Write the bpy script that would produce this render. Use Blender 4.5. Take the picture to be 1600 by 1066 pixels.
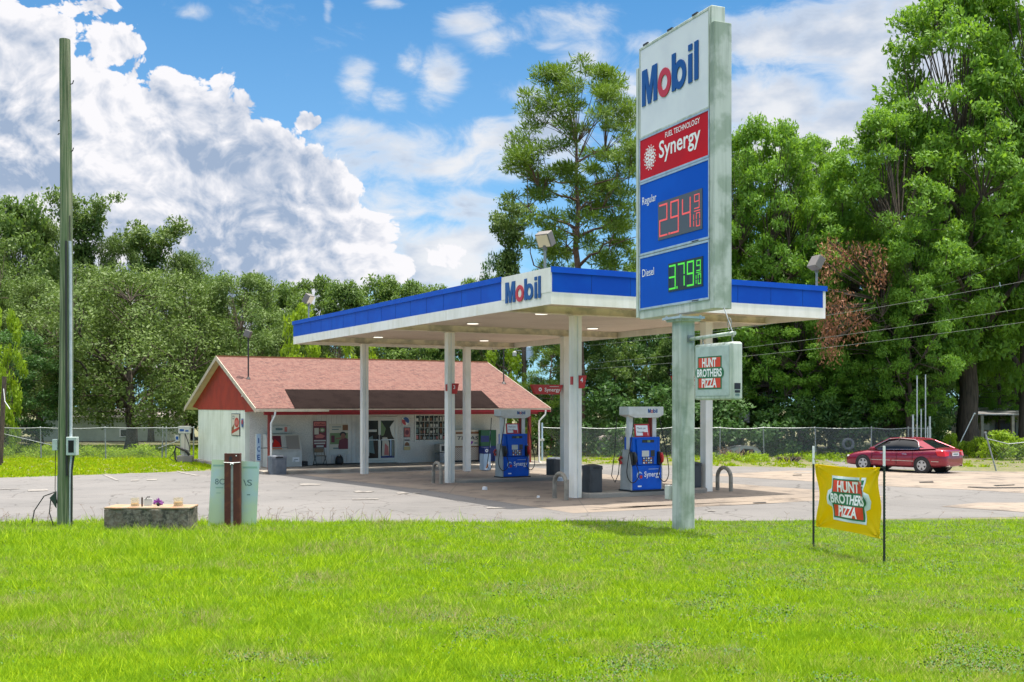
import bpy, math, random
import numpy as np
from mathutils import Vector, Matrix
# ---------------------------------------------------------------- camera, world, sun, exposure
for _o in list(bpy.data.objects): bpy.data.objects.remove(_o)
scene = bpy.context.scene
COL = scene.collection
F = 1713.0; CX = 800.0; HY = 634.5; EYE = 2.6
cam_d = bpy.data.cameras.new("camera"); cam = bpy.data.objects.new("camera", cam_d); COL.objects.link(cam)
cam.location = (0, 0, EYE); cam.rotation_euler = (math.pi / 2, 0, 0)
cam_d.sensor_width = 36; cam_d.lens = 36 * F / 1600; cam_d.shift_y = (HY - 533) / 1600
cam_d.clip_start = .1; cam_d.clip_end = 3000
scene.camera = cam
scene.render.resolution_x = 1024; scene.render.resolution_y = 682
scene.view_settings.view_transform = 'Standard'; scene.view_settings.look = 'None'
scene.view_settings.gamma = 1; scene.view_settings.exposure = 1.27
SUN = Vector((.175, .012, 1)).normalized()
sl = bpy.data.lights.new("sun", 'SUN'); sl.energy = 3.0; sl.angle = math.radians(.5); sl.color = (1, .94, .84)
so = bpy.data.objects.new("sun", sl); so.rotation_euler = SUN.to_track_quat('Z', 'Y').to_euler(); so.location = (0, 0, 60); COL.objects.link(so)

class NT:                                    # tiny node-expression helper
    def __init__(s, tree, dim='3D'): s.dim = dim; s.t = tree; s.n = tree.nodes; s.l = tree.links
    def new(s, typ, **kw):
        n = s.n.new(typ)
        for k, v in kw.items(): setattr(n, k, v)
        return n
    def set(s, sock, val):
        if isinstance(val, bpy.types.NodeSocket): s.l.new(val, sock)
        elif val is not None:
            if isinstance(val, (tuple, list)) and sock.type == 'RGBA' and len(val) == 3: val = (*val, 1)
            sock.default_value = val
    def m(s, op, a, b=None, c=None, clamp=False):
        n = s.new('ShaderNodeMath', operation=op, use_clamp=clamp)
        s.set(n.inputs[0], a); s.set(n.inputs[1], b); s.set(n.inputs[2], c)
        return n.outputs[0]
    def mix(s, f, a, b, blend='MIX'):
        n = s.new('ShaderNodeMix', data_type='RGBA', blend_type=blend)
        s.set(n.inputs[0], f); s.set(n.inputs[6], a); s.set(n.inputs[7], b)
        return n.outputs[2]
    def rng(s, v, a, b, c=0., d=1., smooth=True):
        n = s.new('ShaderNodeMapRange'); n.interpolation_type = 'SMOOTHSTEP' if smooth else 'LINEAR'
        s.set(n.inputs[0], v); s.set(n.inputs[1], a); s.set(n.inputs[2], b); s.set(n.inputs[3], c); s.set(n.inputs[4], d)
        return n.outputs[0]
    def noise(s, vec, scale, detail=4, rough=.55, dist=0., lac=2.):
        n = s.new('ShaderNodeTexNoise', noise_dimensions=s.dim); s.set(n.inputs['Vector'], vec)
        n.inputs['Scale'].default_value = scale; n.inputs['Detail'].default_value = detail
        n.inputs['Roughness'].default_value = rough; n.inputs['Distortion'].default_value = dist; n.inputs['Lacunarity'].default_value = lac
        return n.outputs[0]
    def voro(s, vec, scale, detail=0, rough=.5, feature='F1'):
        n = s.new('ShaderNodeTexVoronoi', feature=feature, voronoi_dimensions=s.dim); s.set(n.inputs['Vector'], vec)
        n.inputs['Scale'].default_value = scale
        n.inputs['Detail'].default_value = detail; n.inputs['Roughness'].default_value = rough
        return n.outputs['Distance']
    def comb(s, x, y, z=0.):
        n = s.new('ShaderNodeCombineXYZ'); s.set(n.inputs[0], x); s.set(n.inputs[1], y); s.set(n.inputs[2], z)
        return n.outputs[0]
    def vm(s, op, a, b=None, sc=None):
        n = s.new('ShaderNodeVectorMath', operation=op); s.set(n.inputs[0], a)
        if b is not None: s.set(n.inputs[1], b)
        if sc is not None: s.set(n.inputs['Scale'], sc)
        return n.outputs[0]
    def sep(s, v):
        n = s.new('ShaderNodeSeparateXYZ'); s.set(n.inputs[0], v); return n.outputs

world = bpy.data.worlds.new("World"); scene.world = world; world.use_nodes = True
W = NT(world.node_tree, '2D'); W.n.clear()
sky = W.new('ShaderNodeTexSky', sky_type='NISHITA'); sky.sun_disc = False
sky.sun_elevation = math.asin(SUN.z); sky.sun_rotation = math.atan2(SUN.x, SUN.y)
sky.air_density = 1.0; sky.dust_density = .4; sky.ozone_density = 3.0
d = W.new('ShaderNodeTexCoord').outputs['Generated']
dx, dy, dz = W.sep(d)
az = W.m('ARCTAN2', dx, dy); el = W.m('ARCSINE', dz)
def AE(px, py):
    a = math.atan((px - CX) / F); return a, math.atan((HY - py) / F * math.cos(a))
# cloud masses: direction, half size, weight   (azimuth/elevation on the sky)
def blobs(lst, wob):
    tot = None
    for (px, py, rx, ry, w) in lst:
        a, e = AE(px, py); ra = rx / F; re = ry / F
        u = W.m('MULTIPLY', W.m('SUBTRACT', az, a), 1 / ra); v = W.m('MULTIPLY', W.m('SUBTRACT', el, e), 1 / re)
        q = W.m('ADD', W.m('MULTIPLY', u, u), W.m('MULTIPLY', v, v))
        g = W.m('MULTIPLY', W.m('EXPONENT', W.m('MULTIPLY', q, -1.)), w)
        tot = g if tot is None else W.m('MAXIMUM', tot, g)
    return tot
P = W.comb(az, W.m('MULTIPLY', el, 1.15), 0.)
wn = W.new('ShaderNodeTexNoise', noise_dimensions='2D'); W.set(wn.inputs['Vector'], P); wn.inputs['Scale'].default_value = 9; wn.inputs['Detail'].default_value = 3
warp = W.vm('SCALE', W.vm('SUBTRACT', wn.outputs[1], (.5, .5, .5)), sc=.05)
P2 = W.vm('ADD', P, warp)
cum = blobs([(40, 60, 120, 90, 1), (165, 70, 85, 75, .9), (60, 220, 230, 190, 1.3), (220, 200, 140, 130, 1.1), (330, 240, 130, 100, 1.2), (385, 190, 60, 60, .8),
             (470, 300, 120, 100, 1.2), (250, 400, 330, 190, 1.4), (520, 390, 130, 90, 1.15), (590, 420, 120, 50, .95), (690, 400, 110, 45, .8), (485, 190, 32, 26, .95),
             (345, 130, 38, 55, .62), (-300, 300, 300, 260, 1.2), (262, 72, 36, 22, .62), (120, 10, 120, 40, .8)], 0)
puff = W.m('SUBTRACT', 1., W.voro(P2, 24, 4, .58))
n1 = W.noise(P2, 10, 9, .60)
cd = W.m('ADD', cum, W.m('ADD', W.m('MULTIPLY', W.m('SUBTRACT', puff, .5), .34), W.m('MULTIPLY', W.m('SUBTRACT', n1, .5), .95)))
cmask = W.rng(cd, .48, .545)
# relief shading of the cumulus: difference of the puff field towards the light
off = W.vm('ADD', P2, (.006, .011, 0))
puffb = W.m('SUBTRACT', 1., W.voro(off, 24, 4, .58)); n1b = W.noise(off, 10, 9, .60)
rel = W.m('ADD', W.m('MULTIPLY', W.m('SUBTRACT', puff, puffb), 1.15), W.m('MULTIPLY', W.m('SUBTRACT', n1, n1b), 2.6))
broad = W.noise(W.vm('ADD', P2, (.31, .12, 0)), 6.5, 5, .55)
edge = W.rng(cd, .5, 1.0, 1., 0.)
sh = W.m('ADD', W.m('ADD', W.m('MULTIPLY', edge, .38), W.m('MULTIPLY', rel, .75)), W.m('MULTIPLY', W.m('SUBTRACT', broad, .47), 1.7))
sh = W.m('ADD', sh, .42, clamp=True)
ccol = W.mix(W.rng(sh, .0, 1., smooth=False), (.36, .46, .63), (.97, .96, .99))
# thinner stretched cloud on the right and middle
wis = blobs([(600, 330, 90, 60, .62), (540, 260, 80, 50, .6), (650, 440, 120, 40, .8), (420, 20, 90, 30, .35), (300, 20, 40, 20, .5), (520, 60, 60, 30, .38), (900, 40, 120, 50, .5), (850, 200, 90, 60, .7), (920, 90, 90, 40, .6), (780, 60, 70, 25, .55), (1020, 200, 90, 90, .7), (640, 330, 120, 40, .55), (720, 330, 90, 40, .6), (500, 440, 200, 60, .8), (600, 225, 130, 30, .75), (690, 260, 120, 22, .7), (770, 215, 90, 40, .75), (820, 150, 50, 28, .6), (560, 130, 38, 45, .66), (600, 150, 40, 30, .55), (688, 130, 42, 50, .78), (640, 100, 28, 34, .6),
             (640, 250, 260, 34, .75), (560, 205, 60, 24, .7), (740, 250, 130, 45, .7), (700, 400, 130, 60, .95), (735, 35, 60, 26, .62), (600, 3, 40, 10, .6), (660, 380, 160, 50, .8), (860, 70, 60, 18, .5), (512, 20, 10, 25, .45),
             (1190, 60, 150, 50, .8), (1010, 70, 60, 30, .6), (1200, 170, 130, 70, .95), (1340, 50, 200, 70, .9), (1440, 110, 150, 100, 1.1), (1420, 30, 120, 60, .9),
             (1240, 240, 130, 60, 1.0), (1330, 190, 90, 60, .95), (1700, 200, 300, 300, 1), (610, 322, 35, 12, .5), (985, 130, 60, 60, .6)], 0)
PW = W.comb(az, W.m('MULTIPLY', el, 2.1), .7)
n2 = W.noise(W.vm('ADD', PW, warp), 13, 9, .62, .3)
wd = W.m('ADD', wis, W.m('MULTIPLY', W.m('SUBTRACT', n2, .5), 1.15))
wmask = W.m('MULTIPLY', W.rng(wd, .22, .82), .95)
wsh = W.noise(W.vm('ADD', PW, (.01, .03, .3)), 9, 5, .55)
wcol = W.mix(W.rng(wsh, .34, .64), (.54, .63, .78), (.94, .95, .98))
wcol = W.mix(W.rng(wd, .5, .8), (.93, .95, .98), wcol)
skyc = W.mix(1., sky.outputs[0], (.34, .94, 1.22), 'MULTIPLY')
skyc = W.vm('SCALE', skyc, sc=.080)
hz = W.rng(el, .02, .36, .40, 0.06, False)
skyc = W.mix(hz, skyc, (.46, .60, .78))
low = W.rng(el, .02, -.02)
c = W.mix(wmask, skyc, W.vm('SCALE', wcol, sc=.60))
c = W.mix(cmask, c, W.vm('SCALE', ccol, sc=.64))
overhead_fill = W.m('ADD', 1., W.m('MULTIPLY', W.rng(el, .42, .95), 2.2))          # unseen overhead sky brightened and warmed, added as fill for shaded sides
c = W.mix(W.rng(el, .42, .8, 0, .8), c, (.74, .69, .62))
c = W.vm('SCALE', c, sc=overhead_fill)
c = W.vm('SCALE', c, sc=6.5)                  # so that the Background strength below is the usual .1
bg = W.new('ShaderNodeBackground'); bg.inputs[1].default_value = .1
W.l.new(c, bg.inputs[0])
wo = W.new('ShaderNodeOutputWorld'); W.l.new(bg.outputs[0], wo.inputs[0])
world.cycles.sampling_method = 'MANUAL'; world.cycles.sample_map_resolution = 512
# ---------------------------------------------------------------- materials
MATS = {}
def mat(name, col, rough=.6, metal=0., col2=None, scale=3., lo=.4, hi=.65, detail=4, bump=0., bscale=40., spec=.5,
        streak=None, samt=.5, sscale=6., emit=None, estr=1., island=None, coat=0., trans=0., alpha=None, fine=None, stretch=None):
    m = bpy.data.materials.new(name); m.use_nodes = True; T = NT(m.node_tree); b = T.n['Principled BSDF']
    co = T.new('ShaderNodeTexCoord').outputs['Object']
    if stretch:
        mp = T.new('ShaderNodeMapping'); T.set(mp.inputs[0], co); mp.inputs['Scale'].default_value = stretch; co2 = mp.outputs[0]
    else: co2 = co
    c = (*col, 1)
    if col2: c = T.mix(T.rng(T.noise(co2, scale, detail), lo, hi), c, (*col2, 1))
    if island:
        g = T.new('ShaderNodeNewGeometry').outputs['Random Per Island']
        c = T.mix(T.rng(g, .2, .9, smooth=False), c, (*island, 1))
    if fine:                                  # small-scale speckle
        c = T.mix(T.rng(T.noise(co, fine[1], 3, .7), .35, .7), c, (*fine[0], 1))
    if streak:                                # run-off and algae streaks down the thing
        mp = T.new('ShaderNodeMapping'); T.set(mp.inputs[0], co); mp.inputs['Scale'].default_value = (sscale, sscale, .35)
        f = T.m('MULTIPLY', T.rng(T.noise(mp.outputs[0], 1., 6, .65), .42, .72), samt)
        c = T.mix(f, c, (*streak, 1))
    T.set(b.inputs['Base Color'], c)
    b.inputs['Roughness'].default_value = rough; b.inputs['Metallic'].default_value = metal
    b.inputs['Specular IOR Level'].default_value = spec
    if coat: b.inputs['Coat Weight'].default_value = coat; b.inputs['Coat Roughness'].default_value = .04
    if emit: b.inputs['Emission Color'].default_value = (*emit, 1); b.inputs['Emission Strength'].default_value = estr
    if trans: b.inputs['Transmission Weight'].default_value = trans
    if alpha is not None: b.inputs['Alpha'].default_value = alpha
    if bump:
        bn = T.new('ShaderNodeBump'); bn.inputs['Strength'].default_value = bump; bn.inputs['Distance'].default_value = .02
        T.l.new(T.noise(co2, bscale, 5, .6), bn.inputs['Height']); T.l.new(bn.outputs[0], b.inputs['Normal'])
    MATS[name] = m
    return T, b, co
def add_bump(T, b, h, st=.5, dist=.02):
    bn = T.new('ShaderNodeBump'); bn.inputs['Strength'].default_value = st; bn.inputs['Distance'].default_value = dist
    T.l.new(h, bn.inputs['Height']); T.l.new(bn.outputs[0], b.inputs['Normal'])
def leafmat(name, a, bcol, tcol, tw=.35):
    m = bpy.data.materials.new(name); m.use_nodes = True; T = NT(m.node_tree); p = T.n['Principled BSDF']
    g = T.new('ShaderNodeNewGeometry').outputs['Random Per Island']
    co = T.new('ShaderNodeTexCoord').outputs['Object']
    oi = T.new('ShaderNodeObjectInfo').outputs['Random']
    f = T.m('ADD', T.m('MULTIPLY', g, .55), T.m('MULTIPLY', T.rng(T.noise(co, .55, 2), .35, .65), .45))
    c = T.mix(f, (*a, 1), (*bcol, 1))
    c = T.mix(T.m('MULTIPLY', oi, .30), c, (a[0] * 1.5, a[1] * 1.1, a[2], 1))
    T.set(p.inputs['Base Color'], c); p.inputs['Roughness'].default_value = .55; p.inputs['Specular IOR Level'].default_value = .3
    tr = T.new('ShaderNodeBsdfTranslucent'); T.set(tr.inputs[0], T.mix(.5, c, (*tcol, 1)))
    mx = T.new('ShaderNodeMixShader'); mx.inputs[0].default_value = tw
    T.l.new(p.outputs[0], mx.inputs[1]); T.l.new(tr.outputs[0], mx.inputs[2]); T.l.new(mx.outputs[0], T.n['Material Output'].inputs[0])
    MATS[name] = m

mat('white_paint', (.72, .72, .70), .5, col2=(.60, .61, .58), scale=2., streak=(.42, .44, .36), samt=.35)
mat('canopy_white', (.88, .84, .77), .38, col2=(.80, .76, .67), scale=1.2, streak=(.55, .53, .42), samt=.28, sscale=4)
mat('canopy_blue', (.001, .070, .50), .45, col2=(.001, .085, .54), scale=1.5, spec=.25)
T, b, co = mat('canopy_deck', (.56, .51, .44), .6, col2=(.50, .44, .38), scale=.6)
x, y, z = T.sep(co); w = T.m('FRACT', T.m('MULTIPLY', y, 3.3)); gr = T.m('LESS_THAN', w, .10)
T.set(b.inputs['Base Color'], T.mix(gr, T.mix(T.rng(T.noise(co, .6, 4), .4, .7), (.78, .66, .54), (.68, .56, .45)), (.36, .29, .22)))
mat('beam_cream', (.82, .74, .56), .6, col2=(.52, .48, .38), scale=2)
mat('sign_white', (.60, .63, .57), .5, col2=(.47, .53, .46), scale=1.4, streak=(.16, .21, .12), samt=.65, sscale=7, detail=6)
mat('post_white', (.50, .54, .49), .6, col2=(.30, .36, .29), scale=1.8, lo=.42, hi=.60, streak=(.12, .17, .11), samt=.7, sscale=6, detail=7)
mat('sign_panel', (.74, .75, .76), .25, col2=(.68, .69, .71), scale=1)
mat('sign_red', (.58, .004, .006), .35, spec=.12, col2=(.50, .006, .010), scale=1)
mat('sign_blue', (.001, .080, .52), .35, spec=.12, col2=(.001, .09, .56), scale=1)
mat('logo_blue', (.004, .065, .27), .3); mat('logo_red', (.55, .02, .025), .3)
mat('text_white', (.85, .85, .85), .5); mat('ink', (.02, .02, .03), .5); mat('grey_ink', (.13, .2, .2), .6)
mat('led_face_red', (.085, .085, .095), .3); mat('led_face_green', (.012, .02, .018), .3)
mat('led_red', (.9, .1, .1), .5, emit=(1, .13, .12), estr=.12); mat('led_green', (.1, .7, .05), .5, emit=(.10, .8, .05), estr=.16)
mat('led_off', (.012, .03, .02), .4)
mat('alu', (.62, .63, .63), .35, .7, col2=(.5, .5, .5), scale=5)
mat('steel_grey', (.30, .31, .31), .5, .4, col2=(.22, .21, .2), scale=6)
mat('galv', (.30, .33, .33), .55, .4, col2=(.22, .24, .24), scale=8)
mat('dark_metal', (.05, .045, .045), .5, .4); mat('black', (.012, .012, .013), .5); mat('rubber', (.018, .018, .018), .75)
mat('black_plastic', (.02, .022, .025), .35)
mat('floor_slab', (.34, .31, .26), .85, col2=(.22, .19, .16), scale=1.2, bump=.15)
mat('concrete', (.30, .28, .24), .9, col2=(.20, .18, .155), scale=.8, detail=7, fine=((.24, .22, .19), 60), bump=.2)
mat('hp_blue', (.004, .085, .50), .3, spec=.2, col2=(.004, .10, .54), scale=3); mat('pump_grey', (.40, .41, .40), .45, col2=(.34, .35, .33), scale=3)
mat('pump_white', (.66, .66, .65), .4, col2=(.58, .58, .55), scale=4)
mat('bright_red', (.52, .015, .012), .3, col2=(.44, .02, .012), scale=4)
mat('hb_red', (.70, .045, .012), .5); mat('hb_green', (.008, .15, .055), .5)
mat('bollard_tan', (.27, .245, .20), .7, col2=(.19, .17, .14), scale=6, bump=.2)
mat('can_dark', (.045, .05, .055), .6, col2=(.035, .038, .042), scale=4); mat('can_grey', (.13, .145, .17), .6, col2=(.10, .115, .135), scale=5)
T, b, co = mat('shingles', (.42, .17, .13), .9)
x, y, z = T.sep(co)
br = T.new('ShaderNodeTexBrick'); T.set(br.inputs['Vector'], T.comb(x, y, 0.)); br.inputs['Scale'].default_value = 1
br.inputs['Brick Width'].default_value = .36; br.inputs['Row Height'].default_value = .15; br.inputs['Mortar Size'].default_value = .012; br.inputs['Bias'].default_value = 0
br.inputs['Color1'].default_value = (.128, .056, .042, 1); br.inputs['Color2'].default_value = (.072, .031, .026, 1); br.inputs['Mortar'].default_value = (.20, .075, .06, 1)
c = T.mix(T.rng(T.noise(co, 5, 4, .7), .42, .62, 0, .7), br.outputs[0], (.185, .096, .074, 1))
c = T.mix(T.rng(T.noise(co, .5, 4), .45, .7, 0, .4), c, (.13, .06, .05, 1))
T.set(b.inputs['Base Color'], c); add_bump(T, b, br.outputs[1], .4, -.01)
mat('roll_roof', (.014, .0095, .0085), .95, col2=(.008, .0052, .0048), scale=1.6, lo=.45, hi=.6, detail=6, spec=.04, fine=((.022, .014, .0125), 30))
T, b, co = mat('red_siding', (.36, .026, .008), .7, col2=(.28, .02, .007), scale=1.5)
x, y, z = T.sep(co); w = T.m('FRACT', T.m('MULTIPLY', y, 6.)); add_bump(T, b, T.rng(w, 0., .12), .8, .015)
T, b, co = mat('block_wall', (.76, .79, .69), .8, col2=(.68, .71, .60), scale=1.2, streak=(.36, .40, .30), samt=.35)
br = T.new('ShaderNodeTexBrick'); x, y, z = T.sep(co); T.set(br.inputs['Vector'], T.comb(T.m('ADD', x, y), z, 0.)); br.inputs['Scale'].default_value = 1
br.inputs['Brick Width'].default_value = .4; br.inputs['Row Height'].default_value = .2; br.inputs['Mortar Size'].default_value = .012
add_bump(T, b, br.outputs[1], .35, -.01)
mat('stucco', (.76, .73, .67), .8, col2=(.62, .58, .52), scale=.9, lo=.45, hi=.7, fine=((.55, .52, .48), 20), bump=.1)
T, b, co = mat('ribbed', (.70, .68, .64), .55, col2=(.58, .55, .51), scale=1.3)
x, y, z = T.sep(co); w = T.m('FRACT', T.m('MULTIPLY', x, 4.2)); add_bump(T, b, T.rng(w, 0., .22), 1., .03)
mat('trim_red', (.36, .008, .012), .5, col2=(.28, .01, .012), scale=5); mat('trim_tan', (.50, .43, .33), .6, col2=(.40, .35, .27), scale=4)
mat('soffit', (.62, .58, .40), .7, col2=(.54, .52, .36), scale=2)
mat('frame_alu', (.58, .56, .50), .4, .3); mat('glass_dark', (.010, .014, .016), .10, spec=.25)
mat('brick_post', (.24, .035, .025), .8, col2=(.18, .03, .02), scale=8)
mat('cooler_white', (.58, .58, .54), .45, col2=(.50, .50, .46), scale=3); mat('lid_grey', (.36, .34, .31), .35, .4)
mat('poster_maroon', (.14, .012, .03), .4); mat('poster_cream', (.60, .55, .45), .5); mat('poster_pink', (.55, .16, .14), .5)
mat('poster_brown', (.22, .09, .03), .5); mat('skin', (.25, .11, .07), .5); mat('purple', (.25, .03, .30), .6); mat('poster_green', (.16, .24, .10), .5)
mat('pale_blue', (.42, .56, .70), .4); mat('vend_green', (.004, .10, .03), .3); mat('vend_blue', (.005, .02, .16), .3)
mat('orange', (.6, .2, .05), .5); mat('yellow_label', (.55, .42, .18), .5)
T, b, co = mat('lattice', (.55, .43, .32), .6)
x, y, z = T.sep(co); k = 22.
p1 = T.m('FRACT', T.m('MULTIPLY', T.m('ADD', x, z), k / 2)); p2 = T.m('FRACT', T.m('MULTIPLY', T.m('SUBTRACT', x, z), k / 2))
g = T.m('MULTIPLY', T.m('GREATER_THAN', p1, .45), T.m('GREATER_THAN', p2, .45)); T.set(b.inputs['Base Color'], T.mix(g, (.60, .50, .40, 1), (.20, .10, .06, 1)))
mat('treated_wood', (.10, .165, .065), .85, col2=(.30, .31, .19), scale=2.2, lo=.40, hi=.66, stretch=(16, 16, .35), detail=8, streak=(.035, .05, .02), samt=.8, sscale=14, bump=1., bscale=5)
mat('post_rust', (.085, .022, .014), .75, col2=(.15, .045, .02), scale=4, lo=.5, hi=.7, bump=.2)
mat('coroplast', (.50, .62, .42), .35, col2=(.42, .56, .58), scale=.9, lo=.42, hi=.6)
mat('coro_band', (.26, .42, .34), .4)
mat('planter_side', (.135, .105, .08), .95, col2=(.045, .045, .036), scale=4.5, lo=.4, hi=.62, detail=7, fine=((.22, .2, .16), 16), bump=.7, bscale=14)
mat('planter_top', (.36, .20, .11), .9, col2=(.30, .24, .17), scale=4, lo=.4, hi=.6, detail=6, bump=.4)
mat('jar_glass', (.70, .62, .45), .05, alpha=.30); mat('wax', (.48, .26, .05), .5); mat('candle', (.05, .022, .012), .5)
mat('banner_yellow', (.80, .53, .001), .55, col2=(.74, .47, .001), scale=3); mat('banner_white', (.66, .74, .78), .55)
def clothmat(name, col):
    m = bpy.data.materials.new(name); m.use_nodes = True; T = NT(m.node_tree); p = T.n['Principled BSDF']; p.inputs['Base Color'].default_value = (*col, 1); p.inputs['Roughness'].default_value = .55; p.inputs['Specular IOR Level'].default_value = .2
    tr = T.new('ShaderNodeBsdfTranslucent'); tr.inputs[0].default_value = (*col, 1); mx = T.new('ShaderNodeMixShader'); mx.inputs[0].default_value = .42
    T.l.new(p.outputs[0], mx.inputs[1]); T.l.new(tr.outputs[0], mx.inputs[2]); T.l.new(mx.outputs[0], T.n['Material Output'].inputs[0]); MATS[name] = m
clothmat('banner_yellow', (.78, .60, .001))
mat('tpost_green', (.022, .045, .03), .6, col2=(.03, .03, .025), scale=12)
mat('car_paint', (.24, .010, .032), .22, .35, coat=.8); mat('chrome', (.75, .75, .75), .12, 1.); mat('car_glass', (.006, .008, .011), .05, spec=.35)
mat('wheel_alloy', (.55, .55, .56), .3, .8); mat('tail_red', (.55, .008, .012), .15, coat=.5); mat('lamp_clear', (.6, .6, .6), .15)
mat('bark', (.105, .080, .060), .95, col2=(.055, .042, .032), scale=3, stretch=(4, 4, .6), detail=7, bump=.9, bscale=8)
mat('bark_pine', (.16, .10, .07), .95, col2=(.07, .045, .032), scale=3, stretch=(4, 4, 1.), detail=7, bump=.8, bscale=8)
mat('metal_roof', (.42, .43, .44), .4, .5, col2=(.30, .27, .26), scale=2); mat('house_wall', (.42, .41, .34), .8, col2=(.36, .35, .29), scale=1)
mat('house_pale', (.40, .45, .37), .8, col2=(.33, .38, .31), scale=1); mat('house_roof', (.40, .36, .33), .7); mat('silver', (.50, .52, .54), .3, .5)
mat('cable', (.02, .02, .02), .6); mat('wire', (.16, .18, .16), .5); mat('box_grey', (.45, .53, .50), .5, col2=(.38, .45, .42), scale=5)
mat('conduit', (.50, .54, .56), .4, .2, col2=(.42, .46, .48), scale=6); mat('brush', (.24, .16, .10), .9, col2=(.13, .08, .05), scale=6)
mat('flood_glass', (.75, .60, .42), .15, spec=.8); mat('flood_grey', (.17, .155, .145), .6, .2)
mat('soffit_lamp', (.9, .88, .8), .4, emit=(1, .93, .8), estr=.55)
mat('chair_tan', (.20, .13, .07), .5)
leafmat('leaf_pecan', (0.087, 0.196, 0.023), (0.167, 0.341, 0.032), (0.319, 0.551, 0.029), .4)
leafmat('leaf_oak', (0.072, 0.130, 0.026), (0.165, 0.245, 0.058), (0.18, 0.29, 0.04), .3)
leafmat('leaf_forest', (0.065, 0.128, 0.026), (0.152, 0.246, 0.051), (0.232, 0.377, 0.043), .34)
leafmat('leaf_dark', (0.037, 0.099, 0.024), (0.082, 0.178, 0.037), (0.119, 0.272, 0.034), .3)
leafmat('leaf_lime', (0.168, 0.284, 0.015), (0.273, 0.420, 0.021), (0.378, 0.525, 0.021), .42)
leafmat('needles', (.060, .125, .014), (.165, .27, .022), (.22, .34, .02), .28)
leafmat('leaf_dead', (0.240, 0.114, 0.060), (0.360, 0.192, 0.102), (0.360, 0.180, 0.084), .25)
def grassmat(name, a, bb, cc, dry):
    m = bpy.data.materials.new(name); m.use_nodes = True; T = NT(m.node_tree); p = T.n['Principled BSDF']
    g = T.new('ShaderNodeNewGeometry').outputs['Random Per Island']; co = T.new('ShaderNodeTexCoord').outputs['Object']
    c = T.mix(g, (*a, 1), (*bb, 1))
    c = T.mix(T.rng(T.noise(co, 1.5, 6, .65), .42, .66, 0, .75), c, (*cc, 1))
    pt = T.m('MULTIPLY', T.rng(T.noise(co, .5, 7, .68), .47, .62), T.rng(g, .50, .8))
    c = T.mix(T.m('MULTIPLY', pt, .8), c, (*dry, 1))
    T.set(p.inputs['Base Color'], c); p.inputs['Roughness'].default_value = .6; p.inputs['Specular IOR Level'].default_value = .12
    tr = T.new('ShaderNodeBsdfTranslucent'); T.set(tr.inputs[0], c)
    mx = T.new('ShaderNodeMixShader'); mx.inputs[0].default_value = .4
    T.l.new(p.outputs[0], mx.inputs[1]); T.l.new(tr.outputs[0], mx.inputs[2]); T.l.new(mx.outputs[0], T.n['Material Output'].inputs[0])
    MATS[name] = m
grassmat('grass_near', (.11, .26, .006), (.45, .60, .014), (.19, .34, .012), (.38, .30, .18))
grassmat('grass_far', (.19, .36, .006), (.42, .56, .010), (.38, .46, .008), (.38, .36, .03))
mat('dry_head', (.25, .19, .14), .9); mat('weed_leaf', (.07, .17, .035), .7)
mat('soil', (.055, .095, .008), .95, col2=(.035, .05, .01), scale=2, detail=6)
mat('rough_ground', (.12, .13, .05), .95, col2=(.07, .10, .025), scale=.5, lo=.4, hi=.6, detail=7, fine=((.20, .16, .09), 6))
T, b, co = mat('asphalt', (.25, .24, .235), .9)
n = T.noise(co, .25, 6, .6); st = T.new('ShaderNodeMapping'); T.set(st.inputs[0], co); st.inputs['Scale'].default_value = (.12, 1.1, 1)
n2 = T.noise(st.outputs[0], 1.2, 6, .6)
c = T.mix(T.rng(n, .35, .65), (.172, .163, .157, 1), (.138, .132, .128, 1)); c = T.mix(T.rng(n2, .5, .75, 0, .6), c, (.205, .185, .17, 1))
c = T.mix(T.rng(T.noise(co, 35, 4, .75), .42, .68, 0, .6), c, (.10, .092, .085, 1)); c = T.mix(T.rng(T.noise(co, 60, 2, .7), .58, .75, 0, .5), c, (.30, .28, .26, 1))
vo = T.voro(T.vm('ADD', co, T.vm('SCALE', T.comb(n, n2, 0.), sc=1.2)), .55, 0, .5, 'DISTANCE_TO_EDGE')
c = T.mix(T.rng(vo, .004, .014, .7, 0.), c, (.06, .055, .05, 1)); c = T.mix(T.rng(T.noise(co, .9, 7, .7), .57, .70, 0, .5), c, (.085, .078, .072, 1))
T.set(b.inputs['Base Color'], c); add_bump(T, b, T.noise(co, 50, 4, .7), .35, .01)
T, b, co = mat('pad_concrete', (.36, .32, .28), .85)
n = T.noise(co, .5, 7, .62); c = T.mix(T.rng(n, .38, .62), (.25, .20, .155, 1), (.19, .155, .125, 1))
c = T.mix(T.rng(T.noise(co, 1.1, 7, .68), .50, .66, 0, .85), c, (.075, .06, .05, 1))
x, y, z = T.sep(co)
jt = T.m('ADD', T.m('LESS_THAN', T.m('ABSOLUTE', T.m('SUBTRACT', T.m('FRACT', T.m('MULTIPLY', x, .27)), .5)), .004), T.m('LESS_THAN', T.m('ABSOLUTE', T.m('SUBTRACT', T.m('FRACT', T.m('MULTIPLY', y, .27)), .5)), .004), clamp=True)
c = T.mix(T.m('MULTIPLY', jt, .6), c, (.10, .09, .08, 1)); c = T.mix(T.rng(T.noise(co, 45, 3, .7), .45, .7, 0, .4), c, (.33, .28, .23, 1))
T.set(b.inputs['Base Color'], c)
mat('faded_paint', (.26, .24, .215), .8, col2=(.165, .15, .14), scale=5, lo=.42, hi=.62, detail=6)

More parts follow.
